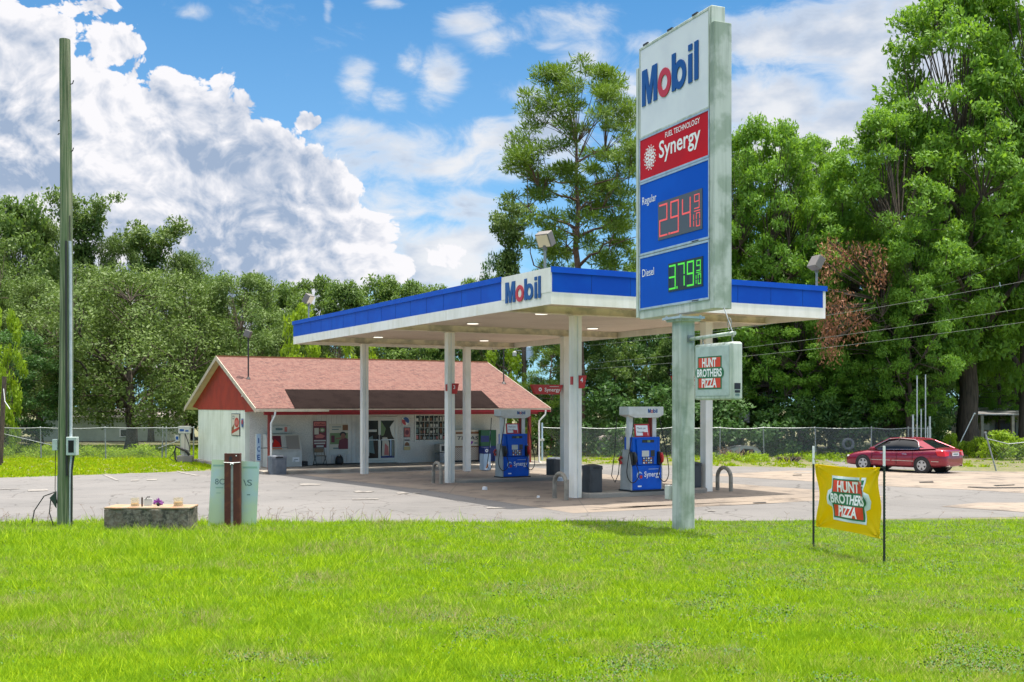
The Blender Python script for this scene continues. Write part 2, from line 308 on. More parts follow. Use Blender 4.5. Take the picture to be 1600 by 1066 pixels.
# ---------------------------------------------------------------- helpers
TH = math.radians(29.24); cT, sT = math.cos(TH), math.sin(TH)
def uv2xy(u, v): return (cT * u - sT * v, sT * u + cT * v)
def gz(x, y): return 0. if y <= 34 else (-.22 * (y - 34) / 12 if y < 46 else -.22)
def gy(py, z=0.): return (EYE - z) * F / (py - HY)
def gpt(px, py):                              # ground point seen at a place of the photograph (layout measurement)
    y = gy(py)
    for _ in range(12): y = (EYE - gz(0, y)) * F / (py - HY)
    return ((px - CX) / F * y, y)
def at_v(px, py, v):
    k = (px - CX) / F; u = (sT * v + k * cT * v) / (cT - k * sT); x, y = uv2xy(u, v); return u, EYE - (py - HY) / F * y
def at_u(px, py, u):
    k = (px - CX) / F; v = (cT * u - k * sT * u) / (sT + k * cT); x, y = uv2xy(u, v); return v, EYE - (py - HY) / F * y
def frame(o, xd, up):
    xd = Vector(xd).normalized(); up = Vector(up).normalized(); z = xd.cross(up).normalized()
    M = Matrix((xd, up, z)).transposed().to_4x4(); M.translation = Vector(o); return M
ORG = {}
def thing(name, label, cat, loc=(0, 0, 0), rz=0., group=None, org=None):
    o = bpy.data.objects.new(name, None); COL.objects.link(o); o.empty_display_size = .3
    o.location = loc; o.rotation_euler = (0, 0, rz); o['label'] = label; o['category'] = cat
    if group: o['group'] = group
    ORG[o.name] = Vector(org if org else (0, 0, 0)); return o
def uvthing(name, label, cat, u, v, z=None, group=None):
    x, y = uv2xy(u, v); z = gz(x, y) if z is None else z
    return thing(name, label, cat, (x, y, z), TH, group, (u, v, z))
def tag(o, label, cat, group=None):
    o['label'] = label; o['category'] = cat
    if group: o['group'] = group
    return o
def orgof(p):
    while p is not None and p.name not in ORG: p = p.parent
    return ORG[p.name] if p is not None else Vector()
TXT = {}
def textmesh(s, off=0., ext=0.):
    k = (s, off, ext)
    if k not in TXT:
        cu = bpy.data.curves.new('t', 'FONT'); cu.body = s; cu.size = 1; cu.offset = off; cu.extrude = ext; cu.resolution_u = 3
        o = bpy.data.objects.new('t', cu); me = o.to_mesh()
        V = [v.co.copy() for v in me.vertices]; Fc = [tuple(p.vertices) for p in me.polygons]
        o.to_mesh_clear(); bpy.data.objects.remove(o); bpy.data.curves.remove(cu)
        mx = max(v.x for v in V); mn = min(v.x for v in V)
        TXT[k] = ([Vector((v.x - mn, v.y, v.z)) for v in V], Fc, mx - mn)
    return TXT[k]
class B:
    def __init__(s): s.v = []; s.f = []; s.mi = []; s.mats = []
    def k(s, m):
        if m not in s.mats: s.mats.append(m)
        return s.mats.index(m)
    def add(s, V, Fc, m, M=None):
        n = len(s.v); s.v += [tuple(M @ Vector(p)) if M is not None else tuple(p) for p in V]
        s.f += [tuple(i + n for i in f) for f in Fc]; s.mi += [s.k(m)] * len(Fc); return s
    def box(s, x0, x1, y0, y1, z0, z1, m, M=None):
        V = [(x0, y0, z0), (x1, y0, z0), (x1, y1, z0), (x0, y1, z0), (x0, y0, z1), (x1, y0, z1), (x1, y1, z1), (x0, y1, z1)]
        return s.add(V, [(0, 3, 2, 1), (4, 5, 6, 7), (0, 1, 5, 4), (1, 2, 6, 5), (2, 3, 7, 6), (3, 0, 4, 7)], m, M)
    def tube(s, pts, r, m, n=10, M=None, cap=True):
        pts = [Vector(p) for p in pts]; R = r if isinstance(r, (list, tuple)) else [r] * len(pts); V = []; Fc = []
        a = None
        for i, p in enumerate(pts):
            t = (pts[min(i + 1, len(pts) - 1)] - pts[max(i - 1, 0)]).normalized()
            if a is None: a = t.orthogonal().normalized()
            a = (a - t * a.dot(t)).normalized(); bq = t.cross(a)
            for j in range(n):
                g = 2 * math.pi * j / n; V.append(p + (a * math.cos(g) + bq * math.sin(g)) * R[i])
        for i in range(len(pts) - 1):
            for j in range(n): Fc.append((i * n + j, i * n + (j + 1) % n, (i + 1) * n + (j + 1) % n, (i + 1) * n + j))
        if cap: Fc += [tuple(range(n - 1, -1, -1)), tuple(range((len(pts) - 1) * n, len(pts) * n))]
        return s.add(V, Fc, m, M)
    def prism(s, poly, M, z0, z1, m):
        n = len(poly); V = [(x, y, z0) for x, y in poly] + [(x, y, z1) for x, y in poly]
        return s.add(V, [tuple(range(n - 1, -1, -1)), tuple(range(n, 2 * n))] + [(i, (i + 1) % n, n + (i + 1) % n, n + i) for i in range(n)], m, M)
    def ring(s, cx, cy, ro, ri, M, z0, z1, m, n=28):
        V = []; Fc = []
        for j in range(n):
            g = 2 * math.pi * j / n; c, q = math.cos(g), math.sin(g)
            for (rx, ry) in (ro, ri):
                V += [(cx + rx * c, cy + ry * q, z0), (cx + rx * c, cy + ry * q, z1)]
        for j in range(n):
            a = 4 * j; b = 4 * ((j + 1) % n)
            Fc += [(a, b, b + 1, a + 1), (b + 2, a + 2, a + 3, b + 3), (a + 1, b + 1, b + 3, a + 3), (a, a + 2, b + 2, b)]
        return s.add(V, Fc, m, M)
    def disc(s, cx, cy, rx, ry, M, z0, z1, m, n=20):
        return s.prism([(cx + rx * math.cos(2 * math.pi * j / n), cy + ry * math.sin(2 * math.pi * j / n)) for j in range(n)], M, z0, z1, m)
    def text(s, st, x, y, h, M, m, z=.004, w=None, off=0., ext=0., al='L', shear=0.):
        V, Fc, wd = textmesh(st, off, ext); sy = h / .70; sx = (w / wd) if w else sy
        x0 = x - (wd * sx / 2 if al == 'C' else 0)
        return s.add([(x0 + p.x * sx + p.y * sy * shear, y + p.y * sy, z + p.z) for p in V], Fc, m, M)
    def build(s, name, parent=None, xf=True, smooth=False, bevel=0., kind=None):
        me = bpy.data.meshes.new(name); o_ = orgof(parent)
        me.from_pydata([(x - o_.x, y - o_.y, z - o_.z) for x, y, z in s.v], [], s.f)
        for m in s.mats: me.materials.append(MATS[m])
        me.polygons.foreach_set('material_index', s.mi)
        if smooth: me.polygons.foreach_set('use_smooth', [True] * len(s.f))
        me.update(); o = bpy.data.objects.new(name, me); COL.objects.link(o)
        if parent: o.parent = parent
        if bevel:
            mo = o.modifiers.new('b', 'BEVEL'); mo.width = bevel; mo.segments = 2; mo.limit_method = 'ANGLE'; mo.angle_limit = math.radians(50)
        if smooth and not bevel:
            try: me.set_sharp_from_angle(angle=math.radians(42))
            except Exception: pass
        if kind: o['kind'] = kind
        return o
def copy_tree(root, loc, rz=None, label=None, scale=None):
    r = root.copy(); COL.objects.link(r); r.location = loc
    if rz is not None: r.rotation_euler = (0, 0, rz)
    if label: r['label'] = label
    if scale: r.scale = scale
    for ch in list(root.children):
        c = ch.copy(); COL.objects.link(c); c.parent = r
        for g in list(ch.children):
            q = g.copy(); COL.objects.link(q); q.parent = c
    return r
def world_from(root, p): return root.matrix_basis @ Vector(p)

# ---------------------------------------------------------------- ground
def clip(poly, y0, keep_above):
    out = []
    for i in range(len(poly)):
        a, b_ = poly[i], poly[(i + 1) % len(poly)]
        ia = (a[1] >= y0) == keep_above or a[1] == y0; ib = (b_[1] >= y0) == keep_above or b_[1] == y0
        if ia: out.append(a)
        if ia != ib and a[1] != b_[1]:
            t = (y0 - a[1]) / (b_[1] - a[1]); out.append((a[0] + (b_[0] - a[0]) * t, y0))
    return out
def sheet(name, polys, m, h, kind='structure', step=0.):
    bb = B()
    for ip, poly in enumerate(polys):
        for lo, hi in ((-1e4, 34), (34, 46), (46, 1e4)):
            q = clip(clip(poly, lo, True), hi, False)
            if len(q) > 2: bb.add([(x, y, gz(x, y) + h + ip * step) for x, y in q], [tuple(range(len(q)))], m)
    return bb.build(name, kind=kind)
ground = sheet('ground', [[(-700, -60), (700, -60), (700, 900), (-700, 900)]], 'rough_ground', 0)
G = gpt
lot = [(-60, 24.75), G(-400, 816), G(0, 815.5), (0, 24.6), G(1200, 814), G(1600, 808), (60, 26), (60, 46.5), G(1600, 737.5), G(1500, 736), G(1400, 735), G(1320, 732.5), G(1180, 729.5), G(1000, 727),
       G(900, 725.5), (3, 56), (-11.9, 48), G(330, 735.5), G(200, 740), G(100, 744), G(0, 747), G(-400, 762), (-60, 34)]
sheet('parking_lot', [lot], 'asphalt', .004)
pad = sheet('concrete_apron', [[uv2xy(14.25, 22.4), uv2xy(24.6, 22.0), uv2xy(25.4, 43.2), uv2xy(14.2, 43.0)],
       [G(1085, 742), G(1240, 735.5), G(1440, 737.5), (60, 47), (60, 39.5), G(1600, 771), G(1385, 760), G(1240, 751)],
       [G(1470, 792), G(1530, 786), (40, 29), (40, 27.2), G(1600, 801)], [G(940, 794), G(1145, 790), G(1218, 786.5), G(1200, 783), uv2xy(24.8, 23.4), uv2xy(15, 22.9)]], 'pad_concrete', .008, step=.002)
marks = [[G(160, 742.3), G(164, 741.8), G(186, 751), G(181, 751.4)], [G(275, 737.3), G(280, 736.9), G(313, 743.6), G(306, 744.2)], [G(43, 766), G(74, 765), G(75, 767.5), G(44, 768.6)],
         [G(205, 750.6), G(217, 750), G(216, 752), G(204, 752.5)], [G(230, 749.5), G(246, 749), G(245, 751), G(229, 751.5)], [G(467, 757), G(480, 756), G(502, 757), G(500, 758.8), G(470, 759.3)],
         [G(552, 768.3), G(560, 767.3), G(567, 768.8), G(585, 768), G(580, 770), G(556, 770.6)], [G(619, 770.5), G(630, 769.5), G(640, 771.5), G(622, 773)], [G(645, 771), G(658, 770.5), G(656, 772), G(646, 772.4)],
         [G(550, 780.5), G(592, 780), G(590, 781.4), G(551, 782)], [G(0, 765), G(30, 764), G(30, 764.7), G(0, 765.8)], [G(1106, 799), G(1118, 798.4), G(1118, 799.6), G(1106, 800)], [G(1240, 739), G(1290, 738), G(1292, 739.2), G(1240, 740)],
         [G(760, 794), G(790, 793.4), G(789, 794.8), G(762, 795.4)]]
sheet('painted_markings', marks, 'faded_paint', .019)
dk = [[G(1176, 786.7), G(1196, 785.6), G(1198, 787), G(1178, 787.8)], [G(1238, 743), G(1252, 742.3), G(1253, 743.3), G(1239, 743.8)], [G(1436, 753.6), G(1458, 753), G(1459, 754.8), G(1437, 755.2)],
      [G(1512, 761.5), G(1545, 762.6), G(1600, 762), G(1600, 763.4), G(1540, 764), G(1512, 762.4)], [G(1552, 759), G(1585, 758), G(1586, 759), G(1556, 760.4)]]
sheet('drain_covers', dk, 'dark_metal', .023)
lawn = sheet('lawn_soil', [[(-60, -10), (60, -10), (60, 26.0), G(1600, 811), (0, 24.45), G(0, 818), (-60, 24.6)]], 'soil', .004)
floor = B().add([(*uv2xy(u, v), z) for z in (-.3, -.085) for u, v in ((13.0, 43.9), (27.4, 43.9), (27.4, 56.4), (13.0, 56.4))], [(4, 5, 6, 7), (0, 1, 5, 4), (1, 2, 6, 5), (2, 3, 7, 6), (3, 0, 4, 7)], 'floor_slab').build('porch_floor', kind='structure')

def grass(name, m, poly_fn, n, xr, yr, h, w, seed, hmod=None, lean=.45):
    r = np.random.default_rng(seed); nt = n // 9
    y = 1 / (1 / yr[0] - r.random(nt) * (1 / yr[0] - 1 / yr[1])) if xr is None else yr[0] + (yr[1] - yr[0]) * r.random(nt)
    x = (r.random(nt) - .5) * (.97 * y + 3.5) if xr is None else xr[0] + (xr[1] - xr[0]) * r.random(nt)
    th = r.gamma(5., .2, nt); tid = np.repeat(np.arange(nt), 9); n = len(tid); sp = .024 + .0008 * y[tid]
    ox = r.normal(size=n) * sp; oy = r.normal(size=n) * sp; x = x[tid] + ox; y = y[tid] + oy
    k = poly_fn(x, y); x, y, tid, ox, oy, sp = x[k], y[k], tid[k], ox[k], oy[k], sp[k]; n = len(x)
    lump = np.sin(x * 2.1 + 1.3 * np.sin(y * 1.7)) * np.sin(y * 2.7 + 1.1 * np.sin(x * 1.3)) * .5 + .35 * np.sin(x * 5.3 + y * 3.1) * np.sin(y * 6.1 - x * 2.2)
    hh = h * (1 + .3 * lump) * (.5 + .8 * r.random(n)) * th[tid]
    if hmod is not None: hh = hh * hmod(x, y)
    z0 = np.where(y <= 34, 0, np.where(y < 46, -.22 * (y - 34) / 12, -.22))
    a = r.random(n) * 2 * np.pi; ww = w * (.6 + .8 * r.random(n)) * (1 + .04 * np.maximum(0, y - 10)); ln = lean * hh * (.2 + r.random(n) * 1.3); d = np.arctan2(oy, ox) + r.normal(size=n) * .7
    V = np.empty((n, 3, 3), np.float32)
    V[:, 0] = np.stack([x - np.cos(a) * ww, y - np.sin(a) * ww, z0], 1); V[:, 1] = np.stack([x + np.cos(a) * ww, y + np.sin(a) * ww, z0], 1)
    V[:, 2] = np.stack([x + np.cos(d) * ln, y + np.sin(d) * ln, z0 + hh], 1)
    me = bpy.data.meshes.new(name); me.vertices.add(3 * n); me.vertices.foreach_set('co', V.ravel()); me.loops.add(3 * n); me.loops.foreach_set('vertex_index', np.arange(3 * n, dtype=np.int32))
    me.polygons.add(n); me.polygons.foreach_set('loop_start', np.arange(0, 3 * n, 3, dtype=np.int32)); me.update(calc_edges=True); me.materials.append(MATS[m])
    o = bpy.data.objects.new(name, me); COL.objects.link(o); o['kind'] = 'stuff'; return o
def near_ok(x, y): return y < 24.62 + .12 * np.sin(x * 1.9) + .07 * np.sin(x * 5.1) + np.where(x > 8, (x - 8) * .04, 0)
def near_h(x, y):
    t = 1 + 1.1 * np.exp(-((x + 7) / 5) ** 2 - ((y - 20.5) / 3.4) ** 2) + .35 * np.exp(-((x + 5) / 2) ** 2 - ((y - 14) / 1.6) ** 2) + .5 * np.clip((y - 23.8) / .8, 0, 1) * (np.sin(x * 3.3) * .5 + .7)
    return t * np.where(x > 4, .8, 1.)
GN = grass('lawn_grass', 'grass_near', near_ok, 960000, None, (9.3, 25.2), .056, .0046, 3, near_h, .9)
def edge_far(x, y):
    yl = np.interp(x, [-45, -25, G(0, 747)[0], G(100, 744)[0], G(200, 740)[0], G(330, 735.5)[0]], [35, 37, G(0, 747)[1], G(100, 744)[1], G(200, 740)[1], G(330, 735.5)[1]])
    u = cT * x + sT * y; v = -sT * x + cT * y
    return (y > yl) & ~((u > 13) & (v > 43.8) & (v < 56.4))
grass('far_lawn_grass', 'grass_far', edge_far, 190000, (-36, -10.5), (37, 78), .065, .014, 5)
def strip_ok(x, y):
    yl = np.interp(x, [2, G(1000, 727)[0], G(1180, 729.5)[0], G(1320, 732.5)[0], G(1500, 736)[0], 26], [54.6, G(1000, 727)[1], G(1180, 729.5)[1], G(1320, 732.5)[1], G(1500, 736)[1], 45.5]) + .25
    return (y > yl + .3 * np.sin(x * 2.3))
def strip_h(x, y): return np.clip(.9 + .9 * np.sin(x * 1.1 + 2) * np.sin(x * 2.7), .15, 2.)
# dry seed heads and small weeds scattered through the lawn
r_ = np.random.default_rng(17); n_ = 260000; wy = 1 / (1 / 9.4 - r_.random(n_) * (1 / 9.4 - 1 / 24)); wx = (r_.random(n_) - .5) * 1.0 * wy
pt_ = np.sin(wx * 1.7 + 1.2 * np.sin(wy * .9)) * np.sin(wy * 1.3 + np.sin(wx * .8 + 2)) + .7 * np.sin(wx * 4.1 + wy * 2.3) * np.sin(wy * 4.7 - wx * 1.9) + .35 * np.sign(wx) * np.minimum(1, np.abs(wx) / 3)
k_ = (pt_ + .5 * r_.normal(size=n_) > 1.05); wx, wy = wx[k_], wy[k_]; n_ = len(wx); print('weeds', n_)
def specks(name, m, x, y, z, s):
    n = len(x); a = r_.random(n) * 6.28; q = s * (.6 + .8 * r_.random(n)); V = np.empty((n, 3, 3), np.float32)
    for j, o_ in enumerate((0, 2.1, 4.2)): V[:, j] = np.stack([x + q * np.cos(a + o_), y + q * np.sin(a + o_) * .6, z + q * .9 * np.sin(a * 2 + o_)], 1)
    me = bpy.data.meshes.new(name); me.vertices.add(3 * n); me.vertices.foreach_set('co', V.ravel()); me.loops.add(3 * n); me.loops.foreach_set('vertex_index', np.arange(3 * n, dtype=np.int32))
    me.polygons.add(n); me.polygons.foreach_set('loop_start', np.arange(0, 3 * n, 3, dtype=np.int32)); me.update(calc_edges=True); me.materials.append(MATS[m]); o = bpy.data.objects.new(name, me); COL.objects.link(o); o['kind'] = 'stuff'
h_ = n_ // 2
specks('clover_heads', 'dry_head', wx[:h_], wy[:h_], .055 + .02 * r_.random(h_), .0062); specks('clover_leaves', 'weed_leaf', wx[h_:], wy[h_:], .045 + .02 * r_.random(n_ - h_), .012)
def strip2(x, y):
    px = 800 + 1713 * x / y
    return strip_ok(x, y) & ~((px > 1325) & (px < 1470) & (y < 60)) & ((px < 1325) | (y > 50.5)) & ((np.sin(x * 1.9 + 1) * np.sin(y * 2.3 + x) + np.sin(x * .7)) > -.45)
grass('verge_grass', 'grass_far', strip2, 60000, (2, 40), (45, 72), .075, .014, 7, strip_h)
sheet('driveway', [[gpt(1318, 732.2), (gpt(1318, 732.2)[0] + 2.2, 62), (23, 62), gpt(1478, 735.2)]], 'asphalt', .003)
# tall seed stalks along the front of the lawn
bb = B(); R = random.Random(4)
for i in range(120):
    px = R.choice([R.uniform(-20, 180), R.uniform(300, 640), R.uniform(400, 600), R.uniform(0, 1600)]); y = 24.45 + R.uniform(-.35, .1); x = (px - CX) / F * y; h = R.uniform(.12, .45) * R.uniform(.5, 1) * (1 if px < 700 else .6)
    a = R.uniform(0, 6.28); l = R.uniform(.02, .15); p = [(x, y, 0), (x + l * .3 * math.cos(a), y, h * .6), (x + l * math.cos(a), y + l * math.sin(a), h)]
    bb.tube(p, [.004, .003, .002], 'stalk' if False else 'brush', 3)
    for q in range(3):
        g = R.uniform(0, 6.28); bb.tube([p[2], (p[2][0] + .06 * math.cos(g), p[2][1] + .03, p[2][2] + R.uniform(-.02, .06))], [.003, .002], 'brush', 3)
bb.build('seed_stalks', kind='stuff')
mat('seam', (.002, .035, .20), .6)
# ---------------------------------------------------------------- canopy
CU0, CU1, CV0, CV1 = 14.36, 23.8, 23.64, 44.3; ZB, ZM, ZT = 5.17, 5.48, 6.10
cu, cv = (CU0 + CU1) / 2, (CV0 + CV1) / 2
can = uvthing('canopy', 'large white canopy with blue fascia band standing on square posts over the fuel pumps', 'canopy', cu, cv, 0)
def band(z0, z1, o, m, name, t=.04):
    bb = B(); a0, a1, b0, b1 = CU0 - o, CU1 + o, CV0 - o, CV1 + o
    bb.box(a0, a1, b0, b0 + t, z0, z1, m).box(a0, a1, b1 - t, b1, z0, z1, m).box(a0, a0 + t, b0 + t, b1 - t, z0, z1, m).box(a1 - t, a1, b0 + t, b1 - t, z0, z1, m)
    return bb
white = band(ZB, ZM, 0, 'canopy_white', 'f')
lv1 = at_u(784, 450, CU0)[0]
white.box(CU0 - .012, CU0 + .028, CV0 - .001, lv1, ZM, ZT, 'canopy_white')          # white logo bay of the left face
white.box(CU1 - .10, CU1 + .004, CV0 - .004, CV0 + .036, ZM, ZT - .1, 'canopy_white')
for i in range(1, 11): v = CV0 + i * 2.02; white.box(CU0 - .004, CU0 + .01, v, v + .012, ZB + .01, ZM - .01, 'beam_cream')
white.build('white_fascia', can)
bl = B(); t = .04
bl.box(CU0 + .0, CU1 - .1, CV0 + .002, CV0 + t, ZM, ZT, 'canopy_blue').box(CU0 + .002, CU0 + t, lv1, CV1, ZM, ZT, 'canopy_blue')
bl.box(CU0, CU1, CV1 - t, CV1, ZM, ZT, 'canopy_blue').box(CU1 - t, CU1, CV0 + t, CV1 - t, ZM, ZT, 'canopy_blue')
bl.box(CU0, CU1 + .04, CV0 - .045, CV0 + .002, ZT - .13, ZT + .02, 'canopy_blue').box(CU0 - .045, CU0 + .002, lv1, CV1 + .04, ZT - .13, ZT + .02, 'canopy_blue')
for i in range(1, 16):
    v = lv1 + i * 1.22
    if v < CV1: bl.box(CU0 - .003, CU0 + .01, v, v + .008, ZM + .005, ZT - .132, 'seam')
for i in range(1, 8): u = CU0 + i * 1.22; bl.box(u, u + .008, CV0 - .003, CV0 + .01, ZM + .005, ZT - .132, 'seam')
bl.build('blue_fascia', can)
B().box(CU0 + .04, CU1 - .04, CV0 + .04, CV1 - .04, 5.39, 5.45, 'canopy_deck').build('ceiling_deck', can)
B().box(CU0 + .04, CU1 - .04, CV0 + .04, CV1 - .04, 5.95, 6.0, 'steel_grey').build('roof_deck', can)
CU = (16.72, 21.44); CV = (26.2, 34.3, 42.3)
for v in CV:
    bb = B(); bb.box(CU0 + .05, CU1 - .05, v - .02, v + .02, ZB + .02, 5.388, 'beam_cream').box(CU0 + .05, CU1 - .05, v - .11, v + .11, ZB, ZB + .02, 'beam_cream').box(CU0 + .05, CU1 - .05, v - .11, v + .11, 5.372, 5.388, 'beam_cream')
    bb.build('beam', can)
hw = .135
for v in CV:
    for u in CU:
        x, y = uv2xy(u, v); z = gz(x, y) + (.15 if False else 0)
        bb = B(); bb.box(u - hw, u + hw, v - hw, v + hw, z, ZB - .002, 'canopy_white').box(u - .19, u + .19, v - .19, v + .19, ZB - .03, ZB - .004, 'beam_cream')
        p = bb.build('post', can, bevel=.012)
        B().box(u - .028, u + .0, v - hw - .03, v - hw, z, ZB - .05, 'white_paint').build('drain_pipe', p) if u < 17 else None
for u in (16.8, 21.6):
    for v in (28.2, 32.7, 36.5, 41.):
        M = frame((u, v, 5.388), (1, 0, 0), (0, -1, 0)); bb = B(); bb.disc(0, 0, .22, .22, M, .0, .03, 'alu', 20).disc(0, 0, .19, .19, M, .03, .045, 'soffit_lamp', 20)
        bb.build('ceiling_light', can)
def mobil(bb, M, H, ext, mb='logo_blue', mr='logo_red'):
    s = H / .8; P = lambda pts: [(x * s, y * s) for x, y in pts]
    bb.prism(P([(0, 0), (.15, 0), (.15, .52), (.27, 0), (.39, 0), (.51, .52), (.51, 0), (.66, 0), (.66, .8), (.45, .8), (.33, .33), (.21, .8), (0, .8)]), M, 0, ext, mb)
    bb.ring(.97 * s, .295 * s, (.27 * s, .315 * s), (.135 * s, .165 * s), M, 0, ext, mr)
    bb.prism(P([(1.285, 0), (1.435, 0), (1.435, .8), (1.285, .8)]), M, 0, ext, mb)
    bb.ring(1.60 * s, .295 * s, (.255 * s, .31 * s), (.115 * s, .155 * s), M, 0, ext * .98, mb)
    bb.prism(P([(1.945, 0), (2.09, 0), (2.09, .60), (1.945, .60)]), M, 0, ext, mb); bb.prism(P([(1.945, .67), (2.09, .67), (2.09, .8), (1.945, .8)]), M, 0, ext, mb)
    bb.prism(P([(2.18, 0), (2.325, 0), (2.325, .8), (2.18, .8)]), M, 0, ext, mb)
v0, z0 = at_u(791, 475, CU0); v1, _ = at_u(846, 466, CU0)
bb = B(); M = frame((CU0 - .012, v0, 5.37), (0, -1, 0), (0, 0, 1)) @ Matrix.Diagonal(((v0 - v1) / 1.63, 1, 1, 1)); mobil(bb, M, .56, .022); bb.build('logo_lettering', can)
def flood(label, u, v, py_top, aim, g='floodlights on top of the canopy'):
    x, y = uv2xy(u, v); zt = EYE + (HY - py_top) / F * y
    t = thing('floodlight', label, 'floodlight', (x, y, ZT - .12), 0, g); h = zt - ZT + .12
    B().tube([(0, 0, 0), (0, 0, h - .36)], .035, 'galv', 8).tube([(0, 0, h - .42), (0, 0, h - .30)], .055, 'flood_grey', 8).build('pole', t)
    fx, fy = math.cos(aim), math.sin(aim); zd = Vector((fx * .85, fy * .85, -.5)).normalized(); xd = Vector((-fy, fx, 0)); M = frame((0, 0, h - .14), xd, zd.cross(xd))
    head = B().box(-.21, .21, -.19, .19, -.14, .10, 'flood_grey', M); hd = head.build('lamp_head', t, bevel=.02)
    B().box(-.18, .18, -.16, .16, .101, .112, 'flood_glass', M).build('lens', hd)
    return t
flood('floodlight with its lit lens showing, on the canopy beside the white logo bay', 14.7, 24.5, 366, math.radians(232))
flood('grey floodlight seen from behind at the far right corner of the canopy roof', 23.66, 23.85, 404, math.radians(20))
flood('small tilted floodlight at the far left end of the canopy roof', 14.65, 43.2, 462, math.radians(340))
# red signs on the posts
def tray(bb, M, w, h, tp, dpt, m='bright_red'):
    bb.prism([(-w / 2, h / 2), (-w / 2 + tp, -h / 2), (w / 2 - tp, -h / 2), (w / 2, h / 2)], M, -dpt / 2, dpt / 2, m)
for lab, u, v, zc in (('red tapered Synergy sign on the inner side of the post left of the middle pump valance', 21.44, 34.3, 3.2), ('red tapered Synergy sign on the right front post, partly behind the price sign pole', 21.44, 26.2, 3.32)):
    u0 = 19.97 if v > 30 else 20.12
    t = uvthing('pump_sign', lab.replace('left of the middle pump valance', 'beside the rear pump'), 'sign', u - .14, v, 2.9, 'red signs fixed to the canopy posts')
    M = frame(((u0 + u - .14) / 2, v - .02, zc), (1, 0, 0), (0, 0, 1)); w = u - .14 - u0
    bb = B(); tray(bb, M, w, .35, .16, .16); bb.build('sign_body', t)
    bb = B(); bb.text('Synergy', -w * .10, -.07, .13, M, 'text_white', .084, w * .50, .012); bb.box(w * .06, w * .36, .10, .115, .082, .086, 'text_white', M); bb.build('sign_lettering', t); B().ring(-w * .24, 0, (.07, .07), (.03, .03), M, .082, .086, 'text_white', 14).build('emblem', t)
for lab, u, v, zc, num in (('small red tapered number sign showing 3 on the middle front post', 16.72, 34.3, 3.2, '3'), ('small red tapered number sign showing 4 on the front corner post', 16.72, 26.2, 3.28, '4')):
    t = uvthing('pump_sign', lab, 'sign', u + .14, v, 2.9, 'red signs fixed to the canopy posts')
    bb = B(); M = frame((u + .03, v - .15, zc), (1, 0, 0), (0, 0, 1)); bb.prism([(-.02, .18), (-.02, -.18), (.16, -.18), (.24, .18)], M, -.02, .03, 'bright_red')
    bb.box(u - .17, u - .136, v - .10, v + .0, zc - .08, zc + .15, 'bright_red'); bb.build('sign_body', t)
    B().text(num, .02, -.01, .13, M, 'text_white', .034, None, .01).build('number', t)
# islands, hoops, bins
def island(u, v, lab):
    x, y = uv2xy(u, v); z = gz(x, y); t = uvthing('pump_island', lab, 'island', u, v, z - .05, 'raised concrete pump islands')
    n = 8; pts = []
    for k in range(n + 1): a = -math.pi / 2 + math.pi * k / n; pts.append((1.75 + .5 * math.cos(a), .5 * math.sin(a)))
    pts += [(-p[0], -p[1]) for p in pts]
    bb = B(); bb.prism(pts, frame((u, v, z - .05), (1, 0, 0), (0, 1, 0)), 0, .19, 'concrete'); bb.build('kerb', t, bevel=.03)
    return t
island(19.08, 34.3, 'raised concrete island under the rear fuel pump'); island(19.08, 26.2, 'raised concrete island under the front fuel pump')
def hoop(u, v, lab, wid=.62):
    x, y = uv2xy(u, v); t = uvthing('hoop_bollard', lab, 'bollard', u, v, gz(x, y) - .02, 'bent steel hoop bollards at the island ends')
    z = gz(x, y) - .02; h = .74; w = wid / 2; pts = [(u, v - w, z), (u, v - w, z + h - w)] + [(u, v - w * math.cos(a), z + h - w + w * math.sin(a)) for a in [math.pi * k / 10 for k in range(1, 10)]] + [(u, v + w, z + h - w), (u, v + w, z)]
    B().tube(pts, .062, 'bollard_tan', 12).build('hoop', t, smooth=True)
hoop(16.1, 34.0, 'tan hoop bollard left of the middle front canopy post'); hoop(16.1, 26.0, 'tan hoop bollard left of the front corner canopy post'); hoop(22.05, 26.1, 'tan hoop bollard right of the right front canopy post')
def bin_(x, y, w, h, m, lab, bag=False, rz=TH):
    t = thing('trash_can', lab, 'trash can', (x, y, gz(x, y) + .008), rz, 'square lidded trash cans')
    a = w / 2; bb = B(); bb.prism([(-a * .9, -a), (a * .9, -a), (a, -a * .9), (a, a * .9), (a * .9, a), (-a * .9, a), (-a, a * .9), (-a, -a * .9)], Matrix.Identity(4), 0, h * .84, m)
    bb.box(-a * .8, a * .8, -a - .012, -a, h * .1, h * .14, m); bb.box(-a * .72, a * .72, -a - .010, -a, h * .17, h * .72, m); bb.build('bin_body', t, bevel=.01)
    bb = B()
    if bag: bb.tube([(a * math.cos(g) * 1.05, a * math.sin(g) * 1.05, h * .86) for g in [k * math.pi / 6 for k in range(13)]], .035, 'text_white', 6); bb.build('bag_rim', t)
    else:
        V = [(-a * 1.03, -a * 1.03, h * .84), (a * 1.03, -a * 1.03, h * .84), (a * 1.03, a * 1.03, h * .84), (-a * 1.03, a * 1.03, h * .84), (-a, -a, h * .95), (a, -a, h * .95), (a, a, h * .95), (-a, a, h * .95), (-a * .3, -a * .3, h), (a * .3, -a * .3, h), (a * .3, a * .3, h), (-a * .3, a * .3, h)]
        Fc = [(0, 3, 2, 1), (8, 9, 10, 11)] + [(i, (i + 1) % 4, 4 + (i + 1) % 4, 4 + i) for i in range(4)] + [(4 + i, 4 + (i + 1) % 4, 8 + (i + 1) % 4, 8 + i) for i in range(4)]
        bb.add(V, Fc, m).box(-a * .5, a * .5, -a * 1.03 - .004, -a * 1.02, h * .86, h * .93, 'black'); bb.build('lid', t)
